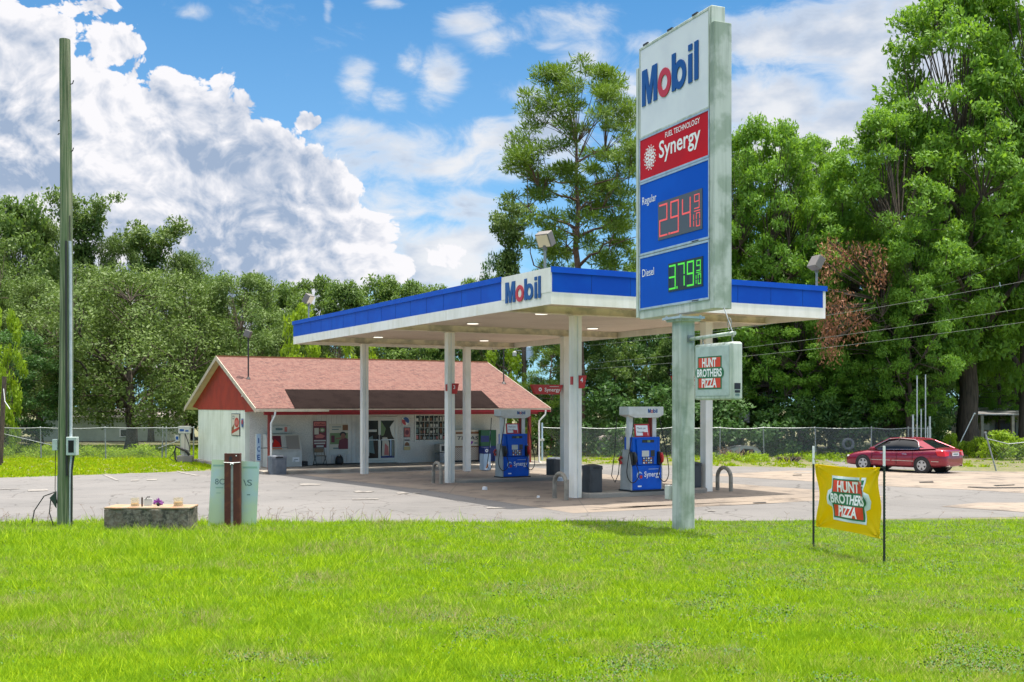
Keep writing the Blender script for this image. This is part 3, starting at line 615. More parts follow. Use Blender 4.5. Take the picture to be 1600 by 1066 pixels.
x, y = uv2xy(17.32, 26.25); bin_(x, y, .43, .93, 'can_dark', 'charcoal trash can standing right of the front corner canopy post')
x, y = uv2xy(20.95, 26.3); bin_(x, y, .43, .92, 'can_dark', 'charcoal trash can behind the price sign pole, left of the right front post')
bin_(66 / F * 43 + .05, 43, .55, .82, 'can_dark', 'dark open bin with a white bag rim, behind the canopy posts', True)
x, y = G(433, 741.5); bin_(x, y, .62, .78, 'can_grey', 'blue grey trash can beside the downspout in front of the store', rz=.5)
# ---------------------------------------------------------------- fuel pumps (front faces the viewer; local x = u)
def pump(u, v, lab):
    x, y = uv2xy(u, v); t = thing('fuel_dispenser', lab, 'fuel pump', (0, 0, 0), 0, 'blue fuel dispensers under the canopy')
    w = .56; d = .27
    B().box(-w - .03, w + .03, -d - .04, d + .04, 0, .04, 'black').build('base_plate', t)
    for s in (-1, 1):
        bb = B()                                  # grey curved end panel
        M = frame((s * w, 0, 0), (0, s, 0), (0, 0, 1)) if s > 0 else frame((-w, 0, 0), (0, -1, 0), (0, 0, 1))
        bb.prism([(-d, .04), (d, .04), (d, .62), (d - .03, .85), (d - .08, 1.02), (d - .12, 1.2), (-d + .12, 1.2), (-d + .08, 1.02), (-d + .03, .85), (-d, .62)], M, -.05, .0, 'pump_grey')
        bb.build('end_panel', t, bevel=.01)
    B().box(-w + .05, w - .05, -d, d, .04, .74, 'hp_blue').build('lower_door', t, bevel=.008)
    B().box(-w + .05, w - .05, -d - .01, -d - .001, .07, .70, 'hp_blue').build('door_panel', t)
    bb = B(); bb.box(-w + .10, w - .05, -d + .06, d - .06, .74, 1.56, 'hp_blue'); bb.build('display_cabinet', t, bevel=.02)
    M = frame((0, -d + .06, 0), (1, 0, 0), (0, 0, 1)); bb = B()
    bb.prism([(-.30, .76), (.36, .76), (.36, 1.50), (-.36, 1.50)], M, 0, .05, 'hp_blue'); dp = bb.build('control_face', t, bevel=.01)
    bb = B(); bb.box(-.16, .26, 1.40, 1.48, .05, .056, 'black', M).box(-.14, -.02, 1.42, 1.46, .056, .06, 'led_off', M).box(.02, .12, 1.41, 1.47, .056, .062, 'poster_green', M); bb.build('price_window', dp)
    bb = B(); bb.box(-.17, .08, 1.0, 1.17, .05, .058, 'cooler_white', M); bb.build('card_screen', dp)
    bb = B()
    for i in range(4):
        for j in range(3): bb.box(-.13 + i * .085, -.08 + i * .085, .80 + j * .065, .84 + j * .065, .05, .062, ('text_white', 'orange', 'pale_blue', 'yellow_label')[(i + j) % 4], M)
    bb.box(-.16, .26, .78, .99, .0501, .053, 'vend_blue', M); bb.build('keypad', dp); B().box(.14, .28, 1.0, 1.18, .05, .06, 'black_plastic', M).build('card_slot', dp)
    M2 = frame((0, -d - .011, 0), (1, 0, 0), (0, 0, 1)); bb = B()
    bb.text('Synergy', -.10, .42, .15, M2, 'text_white', .004, .56, .012).box(.05, .40, .63, .642, .001, .004, 'pale_blue', M2)
    bb.build('door_lettering', t); bb = B()
    bb.disc(-.27, .46, .10, .11, M2, .001, .003, 'pale_blue', 18).disc(-.25, .44, .085, .085, M2, .003, .005, 'hp_blue', 18).disc(-.22, .42, .05, .05, M2, .005, .007, 'bright_red', 12)
    bb.build('emblem', t); B().box(-.33, -.20, .13, .17, .001, .004, 'text_white', M2).build('maker_plate', t)
    for s in (-1, 1): B().box(s * .42 - .07, s * .42 + .07, -.07, .07, 1.20, 2.16, 'pump_white').build('upright', t, bevel=.01)
    B().box(.31, .345, -.05, .09, 1.56, 2.16, 'brick_post').build('sign_rail', t)
    bb = B(); bb.box(-.62, .62, -.24, .24, 2.20, 2.44, 'pump_white').add([(-.62, -.24, 2.20), (.62, -.24, 2.20), (.62, .24, 2.20), (-.62, .24, 2.20), (-.40, -.22, 2.12), (.46, -.22, 2.12), (.46, .22, 2.12), (-.40, .22, 2.12)],
        [(0, 1, 5, 4), (1, 2, 6, 5), (2, 3, 7, 6), (3, 0, 4, 7), (4, 5, 6, 7)], 'pump_white'); va = bb.build('valance', t, bevel=.012)
    bb = B(); M3 = frame((.06, -.241, 2.26), (1, 0, 0), (0, 0, 1)); mobil(bb, M3, .115, .006); bb.build('valance_lettering', va)
    M4 = frame((-.04, -.10, 1.60), (1, 0, 0), (0, .15, 1)); bb = B(); bb.box(-.26, .28, -.04, .34, -.015, 0, 'bright_red', M4).box(-.21, .21, .0, .30, 0, .006, 'text_white', M4)
    bb.text('Thank you', -.17, .19, .055, M4, 'ink', .009, .30).text('Drive safely', -.17, .08, .055, M4, 'ink', .009, .25).box(.02, .19, -.02, .1, .006, .012, 'bright_red', M4); bb.build('topper_sign', t)
    for s in (-1, 1):
        bb = B(); X = s * .47; bb.box(X - .065, X + .065, -.30, -.14, .76, 1.14, 'black_plastic'); bo = bb.build('nozzle_boot', t, bevel=.02)
        bb = B(); m = 'bright_red' if s > 0 else 'black_plastic'
        bb.tube([(X, -.33, 1.10), (X, -.37, 1.0), (X + .01, -.36, .86), (X, -.33, .80)], [.04, .055, .045, .02], m, 8); bb.build('nozzle', bo, smooth=True)
        lst = [(X - s * .02, -.26, 2.14), (X + s * .06, -.30, 1.7), (s * .70, -.32, .9), (s * .74, -.33, .50), (s * .62, -.35, .28), (X + s * .0, -.36, .30), (X - s * .12, -.36, .5), (X, -.36, .86)]
        pts = []                                  # smooth the hose
        for i in range(len(lst) - 1):
            p0, p1, p2, p3 = [Vector(lst[max(0, min(len(lst) - 1, i + k))]) for k in (-1, 0, 1, 2)]
            for q in range(5):
                f = q / 5; pts.append(.5 * ((2 * p1) + (p2 - p0) * f + (2 * p0 - 5 * p1 + 4 * p2 - p3) * f * f + (3 * p1 - p0 - 3 * p2 + p3) * f ** 3))
        pts.append(Vector(lst[-1])); B().tube(pts, .014, 'rubber', 6).build('hose', bo, smooth=True)
    bb = B(); bb.tube([(-.80, .1, 2.14), (-.86, .1, 1.2), (-.98, .1, .45), (-.86, .1, .26), (-.74, .1, .5), (-.70, .1, .9), (-.60, .1, .95)], .013, 'rubber', 6).tube([(-.6, .15, 1.0), (-.64, .2, .9), (-.60, .15, .78)], .04, 'bright_red', 8); bb.build('rear_hose', t, smooth=True)
    t.location = (x, y, gz(x, y) + .14); t.rotation_euler = (0, 0, TH); return t
xz = at_v(797, 744, 34.45)
pm = pump(19.3, 34.45, 'blue and grey fuel pump on the rear island, nearer the store')
x, y = uv2xy(18.87, 26.0); copy_tree(pm, (x, y, gz(x, y) + .14), TH, 'blue and grey fuel pump on the front island, left of the price sign pole')
# ---------------------------------------------------------------- price sign
SA = math.atan2(-.922, .386)
sg = thing('price_sign', 'tall white and blue price sign cabinet on one square weathered pole at the lawn edge', 'sign', (3.61, 23.1, 0), SA)
# local x runs from the sign's left end to its right end, -y faces the viewer
S0 = -1.87; s2 = lambda s: s + S0            # s measured from the left end of the face
Wd = 2.93
B().box(-.178, .178, -.178, .178, -.05, 4.45, 'post_white').build('pole', sg, bevel=.03)
bb = B(); bb.box(-.36, .36, -.30, .30, 4.42, 4.47, 'alu').box(-.28, .28, -.24, .24, 4.37, 4.42, 'sign_white')
for i in (-1, 1):
    for j in (-1, 1): bb.tube([(i * .28, j * .24, 4.40), (i * .28, j * .24, 4.50)], .025, 'alu', 6)
bb.build('mounting_plate', sg)
B().box(s2(.0), s2(Wd), -.165, .165, 4.56, 10.70, 'sign_white').build('cabinet', sg, bevel=.015)
bb = B(); bb.box(s2(Wd - .0) + .004, s2(Wd) + .17, -.205, .205, 4.56, 10.32, 'post_white'); bb.build('side_post', sg, bevel=.01)
bb = B(); bb.box(s2(-.10), s2(0) - .004, -.205, .205, 4.60, 10.25, 'sign_white'); bb.build('side_post', sg, bevel=.01)
bb = B(); bb.box(s2(.15), s2(.35), -.17, -.13, 10.70, 10.74, 'dark_metal').box(s2(1.2), s2(1.4), -.17, -.13, 10.7, 10.735, 'dark_metal').box(s2(2.2), s2(2.4), -.17, -.13, 10.7, 10.735, 'dark_metal'); bb.build('top_clip', sg)
MF = frame((s2(0), -.165, 0), (1, 0, 0), (0, 0, 1))
def panel(name, z0, z1, m, fr='alu'):
    bb = B(); bb.box(.07, Wd - .07, z0, z1, 0, .02, m, MF); p = bb.build(name, sg)
    bb = B(); e = .045
    for a in ((.05, Wd - .05, z1, z1 + e), (.05, Wd - .05, z0 - e, z0), (.03, .07, z0 - e, z1 + e), (Wd - .07, Wd - .03, z0 - e, z1 + e)): bb.box(a[0], a[1], a[2], a[3], 0, .032, fr, MF)
    bb.build('panel_frame', p); return p
pw = panel('logo_panel', 8.66, 10.62, 'sign_panel', 'sign_white')
bb = B(); ML = frame((s2(.17), -.19, 9.32), (1, 0, 0), (0, 0, 1)); mobil(bb, ML, .80, .018); bb.build('logo_lettering', sg)
pr = panel('red_panel', 7.68, 8.58, 'sign_red')
M1 = frame((s2(0), -.186, 0), (1, 0, 0), (0, 0, 1))
bb = B(); bb.text('Synergy', .90, 8.02, .36, M1, 'text_white', .004, 1.66, .014).text('FUEL TECHNOLOGY', 1.16, 8.41, .115, M1, 'text_white', .004, 1.38, .010); bb.build('panel_lettering', pr)
bb = B()
for n, rr, q in ((14, .255, .017), (14, .21, .026), (12, .155, .034), (8, .10, .030)):
    for k in range(n): a = 2 * math.pi * (k + .5 * (n == 14 and rr < .25)) / n; bb.disc(.50 + rr * math.cos(a), 8.12 + rr * 1.05 * math.sin(a), q, q, M1, .0, .005, 'text_white', 8)
bb.ring(.50, 8.12, (.075, .075), (.035, .035), M1, 0, .005, 'text_white', 16); bb.build('burst_emblem', pr)
SEG = {'a': (0, 1, 1, 1), 'b': (1, 1, 1, .5), 'c': (1, .5, 1, 0), 'd': (0, 0, 1, 0), 'e': (0, .5, 0, 0), 'f': (0, 1, 0, .5), 'g': (0, .5, 1, .5)}
DG = {'2': 'abged', '9': 'abcdfg', '4': 'fgbc', '3': 'abgcd', '7': 'abc', '1': 'bc', '0': 'abcdef'}
def digit(bb, ch, x, y, w, h, M, m, t=.035, off=None):
    for s_, (ax, ay, bx, by) in SEG.items():
        on = s_ in DG[ch]
        if not on and not off: continue
        x0, x1 = x + min(ax, bx) * w, x + max(ax, bx) * w; y0, y1 = y + min(ay, by) * h, y + max(ay, by) * h
        bb.box(x0 - t / 2 if ay == by else x0 - t / 2, x1 + t / 2, y0 - (t / 2 if ay == by else -t / 2), y1 + (t / 2 if ay == by else -t / 2), 0, .004 if on else .003, m if on else off, M)
def price(z0, z1, name, word, wz, dg, lx0, lx1, lz0, lz1, fm, lm, off=None):
    p = panel(name, z0, z1, 'sign_blue')
    B().box(lx0, lx1, lz0, lz1, 0, .012, fm, M1).build('price_display', p)
    M5 = frame((s2(0), -.199, 0), (1, 0, 0), (0, 0, 1)); bb = B(); W_ = lx1 - lx0; H_ = lz1 - lz0; dw = W_ * .17; dh = H_ * .80; y = lz0 + H_ * .10
    for i, ch in enumerate(dg): digit(bb, ch, lx0 + W_ * (.045 + .265 * i), y, dw, dh, M5, lm, .036, off)
    bb.box(lx0 + W_ * .255, lx0 + W_ * .285, y - .02, y + .03, 0, .004, lm, M5)
    xs = lx0 + W_ * .84; digit(bb, '9', xs, y + dh * .56, W_ * .10, dh * .42, M5, lm, .022, off); bb.box(xs - .02, xs + W_ * .12, y + dh * .46, y + dh * .49, 0, .004, lm, M5)
    digit(bb, '1', xs - .13 * W_ * .6, y, W_ * .06, dh * .40, M5, lm, .02); digit(bb, '0', xs + W_ * .04, y, W_ * .07, dh * .40, M5, lm, .02)
    bb.build('digits', p)
    B().text(word, .16, wz, .17, M1, 'text_white', .004, .62 if word == 'Regular' else .52, .004).build('fuel_name', p)
    B().box(2.25, 2.5, z0 - .035, z0 - .012, .012, .016, 'ink', M1).build('maker_plate', p)
price(6.03, 7.58, 'regular_price_panel', 'Regular', 7.12, '294', .87, 2.64, 6.22, 7.05, 'led_face_red', 'led_red')
price(4.80, 5.92, 'diesel_price_panel', 'Diesel', 5.50, '379', 1.30, 2.66, 5.05, 5.66, 'led_face_green', 'led_green', 'led_off')
for o in list(sg.children):
    if o.name.split('.')[0] not in ('pole', 'mounting_plate'): o.location.y += .17
# hanging box sign and its arm
hb = thing('box_sign', 'white box sign with a pizza logo hanging beside the price sign pole', 'sign', tuple(world_from(sg, (1.2, .10, 2.7))), SA)
ORG[hb.name] = Vector((1.2, 0, 2.7))
a0, a1 = .47, 1.83
B().box(a0, a1, -.13, .13, 2.72, 3.86, 'sign_white').build('sign_box', hb, bevel=.04)
MH = frame(((a0 + a1) / 2, -.131, 3.30), (1, 0, 0), (0, 0, 1))
B().box(-.60, .60, -.50, .50, 0, .012, 'box_grey', MH).build('sign_face', hb, bevel=.01)
def hunt(bb, M, w, h, mr='hb_red', mg='hb_green', base=0., e=.004, border=None, thick=None):
    # logo: red block with a green border, green oval band across, three lines of lettering
    if border:
        bb.prism([(x * w * .53, y * h * .565) for x, y in ((-.84, -1), (.84, -1), (.84, -.42), (1.05, -.30), (1.12, 0), (1.05, .30), (.84, .42), (.84, 1), (-.84, 1), (-.84, .42), (-1.05, .30), (-1.12, 0), (-1.05, -.30), (-.84, -.42))], M, base, base + e, border)
    bb.box(-w * .42, w * .42, -h / 2, h / 2, base + e, base + 2 * e, mg, M).box(-w * .385, w * .385, -h * .46, h * .46, base + 2 * e, base + 3 * e, mr, M)
    n = 16; r = h * .165; pl = [(w * .5 - r + r * math.cos(a) * 1., r * math.sin(a)) for a in [-math.pi / 2 + math.pi * k / n for k in range(n + 1)]]; pl += [(-x, -y) for x, y in pl]
    bb.prism(pl, M, base + 3 * e, base + 4 * e, mg)
    z = base + 4 * e + .003
    bb.text('HUNT', 0, h * .185, h * .26, M, 'text_white', z, w * .50, .034, al='C').text('BROTHERS', 0, -h * .115, h * .23, M, 'text_white', z, w * .88, .034, al='C').text('PIZZA', 0, -h * .44, h * .26, M, 'text_white', z, w * .53, .034, al='C')
bb = B(); hunt(bb, frame(((a0 + a1) / 2 - .08, -.145, 3.27), (1, 0, 0), (0, 0, 1)), 1.03, .66, e=.002); bb.build('pizza_logo', hb)
bb = B(); ME = frame((a1 + .003, 0, 0), (0, 1, 0), (0, 0, 1)); bb.box(-.07, .07, 2.93, 3.05, 0, .004, 'ink', ME).box(-.06, .06, 2.86, 2.91, 0, .004, 'ink', ME).box(-.05, .05, 2.80, 2.84, 0, .004, 'grey_ink', ME); bb.build('rating_label', hb)
bb = B()
for x in (.62, 1.68): bb.tube([(x, 0, 3.86), (x - .03, 0, 3.93), (x, 0, 3.99)], .012, 'galv', 6).tube([(x, -.03, 3.98), (x, .03, 4.0)], .03, 'galv', 8)
bb.build('hanger', hb)
arm = thing('bracket_arm', 'horizontal arm with a slanting stay rod, directly above the hanging box sign', 'bracket', tuple(world_from(sg, (.2, .06, 4.0))), SA); ORG[arm.name] = Vector((.2, 0, 4.))
B().tube([(.195, 0, 4.0), (1.80, 0, 4.03)], .04, 'sign_white', 10).box(.19, .20, -.08, .08, 3.93, 4.08, 'galv').build('arm_tube', arm, smooth=True)
B().tube([(1.42, 0, 4.56), (1.62, 0, 4.24), (1.72, 0, 4.06)], .012, 'galv', 6).tube([(1.62 + .06 * math.cos(a), 0, 4.22 + .12 * math.sin(a)) for a in [k * math.pi / 6 for k in range(13)]], .007, 'galv', 5).build('stay_rod', arm)
B().box(-.36, -.19, -.24, -.12, .62, .92, 'cooler_white').build('switch_box', sg, bevel=.01)

# ---------------------------------------------------------------- yard banner between two t-posts
def tpost(px, py, top, lab):
    x, y = gpt(px, py); z1 = EYE + (HY - top) / F * y
    t = thing('t_post', lab, 'post', (x, y, -.05), 0, 'green steel fence posts holding the banner')
    bb = B(); bb.box(-.018, .018, -.004, .004, 0, z1 - .28, 'tpost_green').box(-.004, .004, -.03, .004, 0, z1 - .28, 'tpost_green')
    for k in range(int((z1 - .3) / .053)): bb.box(-.010, .010, -.042, -.030, .05 + k * .053, .075 + k * .053, 'tpost_green')
    bb.build('shaft', t)
    B().box(-.02, .02, -.005, .005, z1 - .28, z1 + .05, 'text_white').box(-.005, .005, -.032, .005, z1 - .28, z1 + .05, 'text_white').build('white_tip', t)
    return (x, y, z1)
pa = tpost(1271, 855, 697, 'green t-post with white tip at the left edge of the banner'); pb = tpost(1381.5, 882, 697, 'green t-post with white tip at the right edge of the banner')
A = Vector((pa[0], pa[1], 0)); D = Vector((pb[0], pb[1], 0)) - A; Ln = D.length; dh = D.normalized(); nn = Vector((dh.y, -dh.x, 0))
ban = thing('banner', 'yellow fabric banner with a red and green pizza logo tied between two green posts', 'banner', (A.x, A.y, 0), math.atan2(dh.y, dh.x))
# local: x along, z up, -y to the viewer ; cloth as a displaced grid
L0, L1 = .13, Ln - .10
def zrow(px, py, f): y = pa[1] + (pb[1] - pa[1]) * f; return EYE - (py - HY) / F * y
ZTL, ZTR, ZBL, ZBR = zrow(0, 724.5, .05), zrow(0, 730, .95), zrow(0, 823, .05), zrow(0, 842, .95)
def cloth(a, b_):                              # a along 0..1, b up 0..1 -> local point
    sag = .035 * math.sin(math.pi * a); e = .045 * math.sin(math.pi * b_)
    x = L0 + e + (L1 - L0 - 1.3 * e) * a; zt = ZTL + (ZTR - ZTL) * a - sag; zb = ZBL + (ZBR - ZBL) * a + sag * .6
    z = zb + (zt - zb) * b_
    y = .0
    for (cx_, cy_) in ((0, 1), (1, 1), (0, 0), (1, 0)):
        da, db = abs(a - cx_), abs(b_ - cy_); r = math.hypot(da * 1.5, db); an = math.atan2(db, da * 1.5)
        y += .024 * math.sin(an * 11) * math.exp(-r * 3.2)
    y += -.075 * math.exp(-((a - .80 + (b_ - .6) * .35) / .06) ** 2) * math.exp(-((b_ - .72) / .22) ** 2) + .03 * math.sin(a * 7 + b_ * 4) * .5 + .02 * math.sin((a * 1.3 - b_) * 9)
    return Vector((x, y, z))
NA, NB = 70, 46; bb = B(); V = [cloth(i / NA, j / NB) for j in range(NB + 1) for i in range(NA + 1)]
V2 = [p + Vector((0, .004, 0)) for p in V]; q = len(V)
Fc = [(j * (NA + 1) + i, j * (NA + 1) + i + 1, (j + 1) * (NA + 1) + i + 1, (j + 1) * (NA + 1) + i) for j in range(NB) for i in range(NA)]
bb.add(V, Fc, 'banner_yellow').add(V2, [f[::-1] for f in Fc], 'banner_yellow'); bb.build('cloth', ban, smooth=True)
# logo draped on the cloth: cut finely and mapped onto the grid
def drape(src, name):
    me = bpy.data.meshes.new('tmp'); me.from_pydata(src.v, [], src.f); me.polygons.foreach_set('material_index', src.mi)
    import bmesh
    bm = bmesh.new(); bm.from_mesh(me); bmesh.ops.triangulate(bm, faces=[f for f in bm.faces if len(f.verts) > 4])
    for ax in (0, 1):
        for k in range(-14, 15):
            no = Vector((1, 0, 0)) if ax == 0 else Vector((0, 1, 0)); bmesh.ops.bisect_plane(bm, geom=bm.verts[:] + bm.edges[:] + bm.faces[:], plane_co=no * (k * .05), plane_no=no)
    for v_ in bm.verts:
        a = .50 + v_.co.x; b_ = .50 + v_.co.y; p = cloth(a, b_); v_.co = (p.x, p.y - .003 - v_.co.z, p.z)
    bm.to_mesh(me); bm.free()
    for m in src.mats: me.materials.append(MATS[m])
    me.name = name; o = bpy.data.objects.new(name, me); COL.objects.link(o); o.parent = ban
bb = B(); ID = Matrix.Identity(4); hunt(bb, Matrix.Translation((0.02, .0, 0)), .60, .62, e=.003, border='banner_white'); drape(bb, 'pizza_logo')
bb = B()
for a, b_, P_ in ((0, 1, -1), (0, 0, -1), (1, 1, 1), (1, 0, 1)):
    p = cloth(a, b_); x = -.0 if a == 0 else Ln; bb.tube([p, (x, 0, p.z + (.12 if b_ == 1 and a == 0 else -.02))], .005, 'black', 5)
bb.build('tie', ban)

# ---------------------------------------------------------------- foreground utility pole
ux, uy = gpt(103.5, 822)
up = thing('utility_pole', 'tall green weathered wooden pole with a meter box at the lawn edge', 'utility pole', (ux, uy, -.1), 0)
hp = EYE + (HY - 62) / F * uy + .1
pts = [(.0 - .002 * k, 0, hp * k / 12) for k in range(13)]; R = random.Random(2)
pts = [(-.005 + .04 * math.sin(k / 12 * 3.0) - .03 + R.uniform(-.006, .006), 0, hp * k / 12) for k in range(13)]
rad = [.158 - .045 * k / 12 for k in range(13)]
bb = B(); bb.tube(pts, rad, 'treated_wood', 20); pl_ = bb.build('pole_shaft', up, smooth=True)
bb = B()
for (dx_, pz) in ((.14, 130), (-.13, 187), (-.13, 208), (.14, 235)):
    z = EYE + (HY - pz) / F * uy + .1; s_ = 1 if dx_ > 0 else -1; bb.tube([(s_ * .10, -.02, z - .03), (s_ * .15, -.03, z - .02), (s_ * .17, -.03, z + .05 * s_)], .012, 'dark_metal', 6)
bb.build('step_bolt', up)
bb = B(); zc = EYE + (HY - 378) / F * uy + .1; bx = .155
bb.tube([(bx - .02, -.09, 1.95), (bx - .03, -.09, zc - .5), (bx - .04, -.09, zc)], .035, 'conduit', 10); bb.build('conduit_pipe', up, smooth=True)
B().tube([(.07, -.145, 1.2), (.055, -.15, zc)], .022, 'cable', 8).tube([(bx - .035, -.10, zc + .55), (bx - .03, -.11, zc), (bx - .05, -.1, zc - 1.)], .012, 'cable', 6).build('riser_cable', up)
zb_ = EYE + (HY - 711) / F * uy + .1; zt_ = EYE + (HY - 684) / F * uy + .1
bb = B(); bb.box(.09, .31, -.24, -.08, zb_, zt_ + .02, 'box_grey'); mb = bb.build('meter_box', up, bevel=.012)
B().box(.15, .25, -.248, -.241, zb_ + .07, zt_ - .06, 'glass_dark').box(.14, .26, -.244, -.240, zb_ + .06, zt_ - .05, 'ink').build('meter_window', mb)
B().box(-.25, -.14, -.14, -.04, zb_ + .10, zt_ - .03, 'box_grey').build('junction_box', up, bevel=.01)
B().tube([(.17, -.13, zb_), (.15, -.14, zb_ - .25), (.13, -.12, .1)], .025, 'conduit', 8).tube([(.22, -.13, zb_), (.17, -.14, zb_ - .4), (.165, -.13, .1)], .02, 'cable', 8).tube([(-.19, -.1, zb_ + .1), (-.20, -.1, .9), (-.15, -.12, .6)], .008, 'cable', 5).build('lower_cable', up)
B().box(-.175, -.155, -.06, .02, 0, 1.2, 'conduit').build('ground_strip', up)
bb = B(); bb.prism([(-.16, .86), (-.30, .72), (-.16, .50)], frame((0, -.12, 0), (1, 0, 0), (0, 0, 1)), 0, .03, 'tpost_green')
bb.tube([(-.2, -.12, .84), (-.42, -.14, .76), (-.62, -.16, .45), (-.70, -.17, .0)], .012, 'cable', 6).tube([(-.28, -.12, .74), (-.31, -.13, .4), (-.20, -.13, .05)], .012, 'cable', 6); bb.build('loose_wire', up)

# ---------------------------------------------------------------- stone planter block with its candles
x0, y0 = gpt(237, 827); Wp = 130 / F * y0
pl = thing('stone_block', 'low masonry block with a stained tan top, right of the green wooden pole', 'block', (x0, y0, -.05), 0)
def blk(m, z0, z1, ov, name, seed):
    R = random.Random(seed); bb = B(); n = 14; w = Wp / 2 + ov; d_ = .34 + ov; top = []
    xs = [-w + 2 * w * k / n for k in range(n + 1)]
    ol = [(x, -d_ + R.uniform(-.02, .02)) for x in xs] + [(w + R.uniform(-.02, .02), -d_ + 2 * d_ * k / 5) for k in range(1, 5)] + [(x, d_ + R.uniform(-.02, .02)) for x in xs[::-1]] + [(-w + R.uniform(-.02, .02), d_ - 2 * d_ * k / 5) for k in range(1, 5)]
    bb.prism(ol, Matrix.Identity(4), z0, z1, m); return bb.build(name, pl, bevel=.015)
blk('planter_side', 0, .50, 0, 'block_body', 1); blk('planter_top', .50, .545, .012, 'top_slab', 2)
tz = .545 - .05 - .0
def jar(px, wpx, hpx, lab, fill):
    x = (px - CX) / F * (y0 - .1); t = thing('candle_jar', lab, 'candle jar', (x, y0 - .1, tz + .05 - .05), 0, 'small glass candle jars on the stone block')
    r = wpx / 2 / F * y0; h = hpx / F * y0; n = 16
    bb = B(); bb.ring(0, 0, (r, r), (r * .92, r * .92), ID, 0, h, 'jar_glass', n).disc(0, 0, r * .92, r * .92, ID, 0, .01, 'jar_glass', n); bb.build('jar', t, smooth=True)
    B().disc(0, 0, r * .88, r * .88, ID, .012, h * fill, 'wax', n).build('wax', t)
jar(211, 13, 13, 'wide clear glass jar of amber wax at the left end of the stone block', .35); jar(278.5, 15, 13, 'clear glass jar of amber wax alone at the right end of the stone block', .5)
x = (222 - CX) / F * (y0 - .2); t = thing('candle', 'thin dark brown candle standing beside the left jar on the stone block', 'candle', (x, y0 - .2, tz)); B().tube([(0, 0, 0), (0, 0, .19)], .017, 'candle', 10).build('candle_stick', t); B().tube([(0, 0, .19), (0, 0, .21)], .004, 'black', 5).build('wick', t)
x = (231 - CX) / F * y0; t = thing('picture_frame', 'small white card frame with a dark ribbon, between the brown candle and the purple flowers', 'frame', (x, y0, tz), .1)
B().box(-.085, .085, -.012, .012, 0, .15, 'cooler_white').build('frame_board', t, bevel=.004); B().tube([(-.04, -.02, .14), (0, -.03, .19), (.05, -.02, .20), (.02, -.02, .16)], .009, 'black', 6).build('ribbon', t)
x = (247.5 - CX) / F * (y0 - .1); t = thing('flower_bunch', 'small bunch of purple artificial flowers lying on the stone block', 'flowers', (x, y0 - .1, tz)); R = random.Random(8); bb = B(); b2 = B()
for i in range(46):
    a = R.uniform(0, 6.28); r = R.uniform(.01, .11); z = R.uniform(.03, .19 - r * .9); c_ = Vector((r * math.cos(a), r * .5 * math.sin(a), z)); nrm = Vector((R.uniform(-1, 1), R.uniform(-1, 1), R.uniform(-.2, 1))).normalized(); M = Matrix.Translation(c_) @ nrm.to_track_quat('Z', 'Y').to_matrix().to_4x4()
    bb.prism([(.028 * math.cos(k * math.pi / 5) * (1 if k % 2 == 0 else .4), .028 * math.sin(k * math.pi / 5) * (1 if k % 2 == 0 else .4)) for k in range(10)], M, 0, .004, 'purple')
    b2.tube([(0, 0, .0), c_], .002, 'tpost_green', 3)
bb.build('petals', t); b2.build('stems', t)
# rust coloured steel channel with a faded corrugated sign tied behind it
x1, y1 = gpt(363, 823); y1 = 23.6; x1 = (363 - CX) / F * y1; hz_ = EYE + (HY - 708.5) / F * y1
ch = thing('steel_post', 'short rust brown steel post with white string tied round its top', 'post', (x1, y1, -.05), 0)
w_ = 24.5 / 2 / F * y1
bb = B(); bb.box(-w_, w_, -.02, .0, 0, hz_ + .05, 'post_rust').box(-w_, -w_ + .02, .0, .12, 0, hz_ + .05, 'post_rust').box(w_ - .02, w_, .0, .12, 0, hz_ + .05, 'post_rust').box(-.025, .025, -.032, -.0195, 0, hz_ - .18, 'steel_grey'); bb.build('channel', ch, bevel=.004)
bb = B(); bb.box(-.065, -.0, -.026, -.021, hz_ - .12, hz_ - .02, 'ink').disc(.09, hz_ - .0, .014, .014, frame((0, -.021, 0), (1, 0, 0), (0, 0, 1)), 0, .005, 'text_white', 10); bb.build('bolt_plate', ch)
bb = B(); zs = EYE + (HY - 722.5) / F * y1 + .05
bb.tube([(-w_ - .01, -.03, zs), (0, -.045, zs - .01), (w_ + .01, -.03, zs)], .008, 'text_white', 6).tube([(0, -.05, zs - .01), (-.03, -.06, zs - .05)], .01, 'text_white', 6).tube([(0, -.05, zs - .01), (.04, -.06, zs - .04)], .01, 'text_white', 6); bb.build('string', ch)
y2 = y1 + .16; cs = thing('yard_sign', 'faded pale green plastic sign board tied behind the rust brown post', 'sign', ((365 - CX) / F * y2, y2, -.02), 0)
k = y2 / F; zz = lambda py: EYE + (HY - py) * k + .02
M = frame((0, 0, 0), (1, 0, 0), (0, 0, 1)); bb = B()
bb.prism([((325 - 365) * k, .02), ((400.5 - 365) * k, .02), ((405.5 - 365) * k, zz(722)), ((331 - 365) * k, zz(718))], M, -.004, .004, 'coroplast'); sb = bb.build('board', cs)
bb = B(); bb.box((333 - 365) * k, (350 - 365) * k, zz(729), zz(726), .0045, .006, 'coro_band', M).box((379 - 365) * k, (402 - 365) * k, zz(732), zz(729), .0045, .006, 'coro_band', M)
bb.text('8C', (336 - 365) * k, zz(757), 9 * k, M, 'grey_ink', .006, 15 * k, .01).text('\\S', (380 - 365) * k, zz(759), 9.5 * k, M, 'grey_ink', .006, 14 * k, .01)
bb.box((337 - 365) * k, (349 - 365) * k, zz(763), zz(761), .0045, .006, 'coro_band', M).box((386 - 365) * k, (391 - 365) * k, zz(774), zz(772.4), .0045, .006, 'grey_ink', M).box((338 - 365) * k, (345 - 365) * k, zz(771), zz(769.8), .0045, .006, 'coro_band', M); bb.build('faded_lettering', sb)
